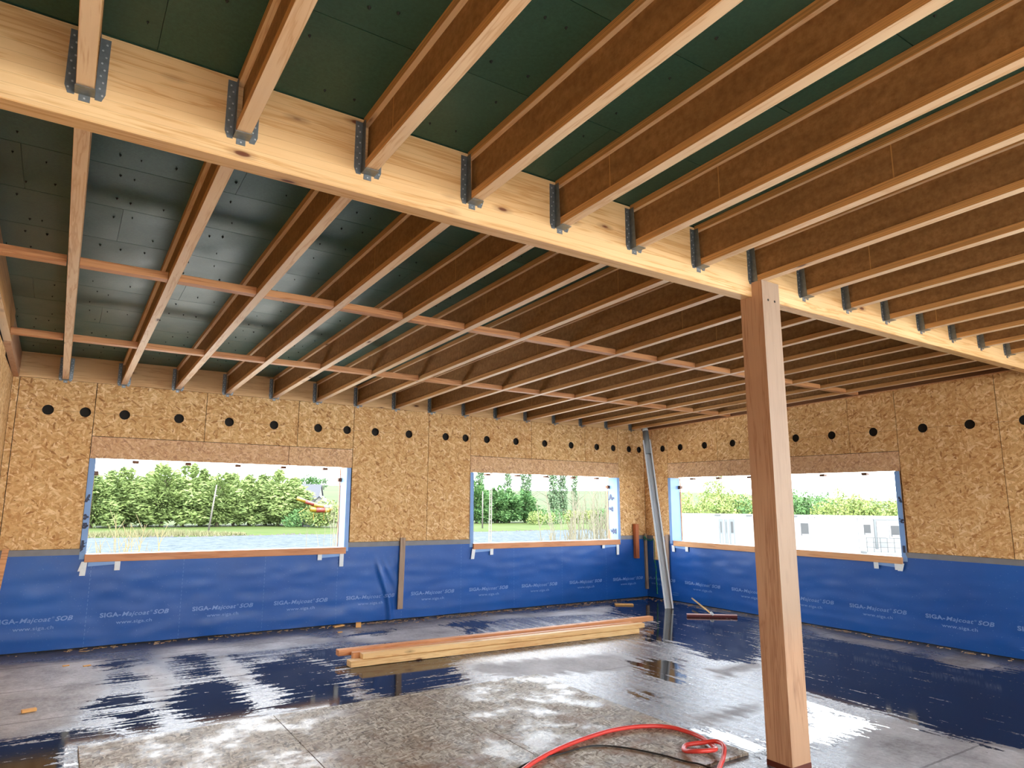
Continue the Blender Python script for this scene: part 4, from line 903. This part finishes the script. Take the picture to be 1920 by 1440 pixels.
# house, sheds, slide
def house(label, px_, Yp, w_, dp_, hw, hr, z0, rz, nm='house'):
    x, y = dirpt(px_, Y=Yp); t = thing(nm, label, 'house', (x, y, z0), rz)
    b = MB(); b.box(-w_ / 2, w_ / 2, -dp_ / 2, dp_ / 2, 0, hw); b.add([(-w_ / 2, -dp_ / 2, hw), (-w_ / 2, dp_ / 2, hw), (-w_ / 2, 0, hw + hr), (w_ / 2, -dp_ / 2, hw), (w_ / 2, dp_ / 2, hw), (w_ / 2, 0, hw + hr)], [(0, 2, 1), (3, 4, 5)]); put('walls', b, M['render'], t)
    b = MB(); e = .35
    for s in (-1, 1): b.hexa([(-w_ / 2 - e, s * (dp_ / 2 + e), hw - .25), (w_ / 2 + e, s * (dp_ / 2 + e), hw - .25), (w_ / 2 + e, 0, hw + hr + .02), (-w_ / 2 - e, 0, hw + hr + .02)], [(-w_ / 2 - e, s * (dp_ / 2 + e), hw), (w_ / 2 + e, s * (dp_ / 2 + e), hw), (w_ / 2 + e, 0, hw + hr + .3), (-w_ / 2 - e, 0, hw + hr + .3)])
    put('roof', b, M['slate'], t)
    for i in range(3):
        b = MB(); cx_ = -w_ / 2 + w_ * (i + .5) / 3; b.box(cx_ - .5, cx_ + .5, -dp_ / 2 - .03, -dp_ / 2 + .05, hw * .35, hw * .75); put('window', b, M['glass'], t)
    for yy_ in (-1.4, 1.4):
        b = MB(); b.box(w_ / 2 - .05, w_ / 2 + .03, yy_ - .45, yy_ + .45, hw * .35, hw * .75); put('window', b, M['glass'], t)
    return t
house('grey-roofed house on the hill right of the conifers', 574, 225, 9.5, 8, 3.4, 4.6, -1.6, -.55)
house('small gabled annex right of the grey-roofed house', 602, 219, 5.0, 5, 2.0, 2.4, -1.9, 1.0)
x, y = dirpt(575, Y=235); t = make_tree('round tree behind the grey-roofed house', 'tree', None, [(0, 0, 6, 4.6, 3.4), (2, 0, 7, 3, 2.4)], 2200, (.3, .2), 'leaf_d', 6, .3, 77); t.location = (x, y, .6)
x, y = dirpt(603, Y=238); t = make_tree('lone small tree on the hill crest', 'tree', None, [(0, 0, 5, 2.0, 2.2), (.8, 0, 6.2, 1.2, 1.2)], 420, (.3, .2), 'poplar', 5.5, .14, 78); t.location = (x, y, 2.2)
x0, y0 = dirpt(574, Y=148); b = MB(); b.box(x0 - .9, x0 + .9, y0 - .8, y0 + .8, -4.5, -3.0); b.box(x0 - 1.1, x0 + 1.1, y0 - 1, y0 + 1, -3.0, -2.85); single('garden_hut', b, M['cream'], 'little white hut at the foot of the hedge below the slide', 'hut')
sl = thing('water_slide', 'yellow and red tube water slide behind the hedge in the left window', 'slide')
def sp(px_, py_, Y=140):
    rx = cf + cr * ((px_ - 890.23) / 1243.41) - cu * ((py_ - 728.78) / 1243.41); k = Y / rx.y; return Vector((rx.x * k, rx.y * k, H + rx.z * k))
for nm, a, c, r_, mt in [('tube', (557, 934), (572, 940), .42, 'yellow'), ('tube', (572, 940), (588, 946), .42, 'slidered'), ('tube', (588, 946), (606, 950), .42, 'yellow'), ('tube', (606, 950), (622, 951), .4, 'cream'), ('tube', (622, 951), (616, 957), .5, 'yellow'), ('tube', (608, 956), (592, 956), .62, 'slidered'), ('tube', (616, 957), (608, 956), .62, 'yellow'), ('tube', (592, 956), (582, 954), .6, 'yellow')]:
    b = MB(); b.tube([sp(*a), sp(*c)], r_, 12); put(nm, b, M[mt], sl, smooth=True)
for a, c in (((575, 952), (560, 962)), ((607, 957), (607, 975)), ((588, 957), (588, 975))):
    b = MB(); b.tube([sp(*a), sp(*c)], .08, 6); put('support', b, M['yellow'], sl)

# white site cabins seen in the right window
O = Vector((42.6, 37.04, -4.35)); ud = Vector((54.13 - 42.6, 26.37 - 37.04, 0)).normalized(); ang = math.atan2(ud.y, ud.x)
def cabin(u0, u1, lvl, label):
    z0 = lvl * 2.62; t = thing('site_cabin', label, 'cabin', O + ud * u0 + Vector((0, 0, z0)), ang, 'stacked white site cabins'); Lc = u1 - u0
    b = MB(); b.box(.04, Lc - .04, .05, 2.4, 0.02, 2.58); put('body', b, M['white'], t)
    for nm, bx in (('frame_rail', (0, Lc, -.02, .12, 2.43, 2.62)), ('frame_rail', (0, Lc, -.02, .12, 0, .16)), ('corner_post', (0, .14, -.02, .12, .16, 2.43)), ('corner_post', (Lc - .14, Lc, -.02, .12, .16, 2.43))):
        b = MB(); b.box(*bx); put(nm, b, M['white'], t)
    b = MB(); b.box(.3, Lc - .3, -.01, .06, 2.36, 2.42); put('roof_gutter', b, M['cream'], t)
    return t
def cwin(t, u0, u1, z0, z1):
    b = MB(); b.box(u0 - .1, u1 + .1, -.0, .06, z0 - .1, z1 + .1); f = put('window_frame', b, M['white'], t); b = MB(); b.box(u0, u1, -.02, .03, z0, z1); put('pane', b, M['glass'], f)
    b = MB(); b.box(u0 + .05, u1 - .02, -.03, -.015, z0, z0 + .12); put('sill_item', b, M['cream'], f)
def cdoor(t, u0, u1, pane=True, mat='doorgrey'):
    b = MB(); b.box(u0, u1, .0, .07, .16, 2.2); dd = put('door', b, M[mat], t)
    if pane: b = MB(); b.box(u0 + .12, u1 - .12, -.02, .03, 1.15, 2.0); put('pane', b, M['glass'], dd)
    b = MB(); b.box(u0 + .1, u1 - .1, -.012, .01, .3, 1.05); put('door_panel', b, M['cream'], dd)
zt_ = lambda y_: (1.67 - (y_ - 946) * .0402) + 4.35
c1 = cabin(-4.3, 1.75, 1, 'upper white cabin at the left end of the right window')
c2 = cabin(1.75, 9.35, 1, 'upper white cabin with glazed doors left of the post and a small window right')
cdoor(c2, .85, 1.15); cdoor(c2, 1.28, 1.50); cdoor(c2, 1.62, 2.02); cwin(c2, 6.85, 7.4, 1.05, 1.98)
for uu in (.55, 2.9, 4.9, 6.2):
    b = MB(); b.box(uu, uu + .45, -.08, -.02, 2.46, 2.54); put('lamp_bar', b, M['rail'], c2)
c3 = cabin(9.35, 12.8, 1, 'upper white cabin with a blank wall right of the small window')
c4 = cabin(12.8, 18.8, 1, 'upper white cabin with a door, two windows and a balcony at the right end')
cwin(c4, .25, .72, 1.2, 1.95); cdoor(c4, 1.15, 1.85, False, 'white'); cwin(c4, 2.12, 2.68, 1.1, 1.9)
b = MB(); b.box(.98, 1.1, -.04, .06, .16, 2.3); b.box(.98, 3.2, -.04, .06, 2.3, 2.36); put('door_frame', b, M['doorgrey'], c4)
for lo, hi, nm, lab in ((-4.3, 1.75, 'left end', 0), (1.75, 9.35, 'middle', 0), (9.35, 12.8, 'blank one', 0)): cabin(lo, hi, 0, 'lower white cabin under the %s of the upper row' % nm)
c5 = cabin(12.8, 18.8, 0, 'lower white cabin under the balcony at the right end'); cwin(c5, .35, 1.0, 1.3, 2.1); cdoor(c5, 1.6, 2.4, False)
bal = thing('steel_balcony', 'galvanised balcony with railing and stair in front of the right-hand cabins', 'balcony', O + ud * 12.7, ang)
b = MB(); b.box(0, 4.2, -1.3, -.05, 2.45, 2.62); put('deck', b, M['cream'], bal)
for i in range(10):
    b = MB(); xx = .02 + i * .46; b.box(xx, xx + .035, -1.3, -1.265, 2.62, 3.65); put('baluster', b, M['rail'], bal)
for z_ in (2.95, 3.3, 3.63):
    b = MB(); b.box(0, 4.2, -1.3, -1.265, z_, z_ + .04); put('rail', b, M['rail'], bal)
b = MB(); b.beam((1.6, -1.6, 2.5), (4.6, -1.6, -.0), .06, .2); put('stair_stringer', b, M['cream'], bal)
b = MB(); b.beam((1.6, -2.4, 2.5), (4.6, -2.4, -.0), .06, .2); put('stair_stringer', b, M['cream'], bal)
b = MB(); b.beam((2.4, -1.28, 3.63), (4.2, -1.28, 2.65), .03, .03); put('brace', b, M['rail'], bal)
for i in range(12):
    t_ = (i + .5) / 12; b = MB(); b.box(1.6 + 3 * t_ - .13, 1.6 + 3 * t_ + .13, -2.4, -1.6, 2.5 - 2.5 * t_ - .02, 2.5 - 2.5 * t_ + .02); put('tread', b, M['rail'], bal)
for xx, yy_ in ((0.1, -1.25), (4.1, -1.25)):
    b = MB(); b.box(xx, xx + .1, yy_, yy_ + .1, 0, 2.45); put('leg', b, M['cream'], bal)
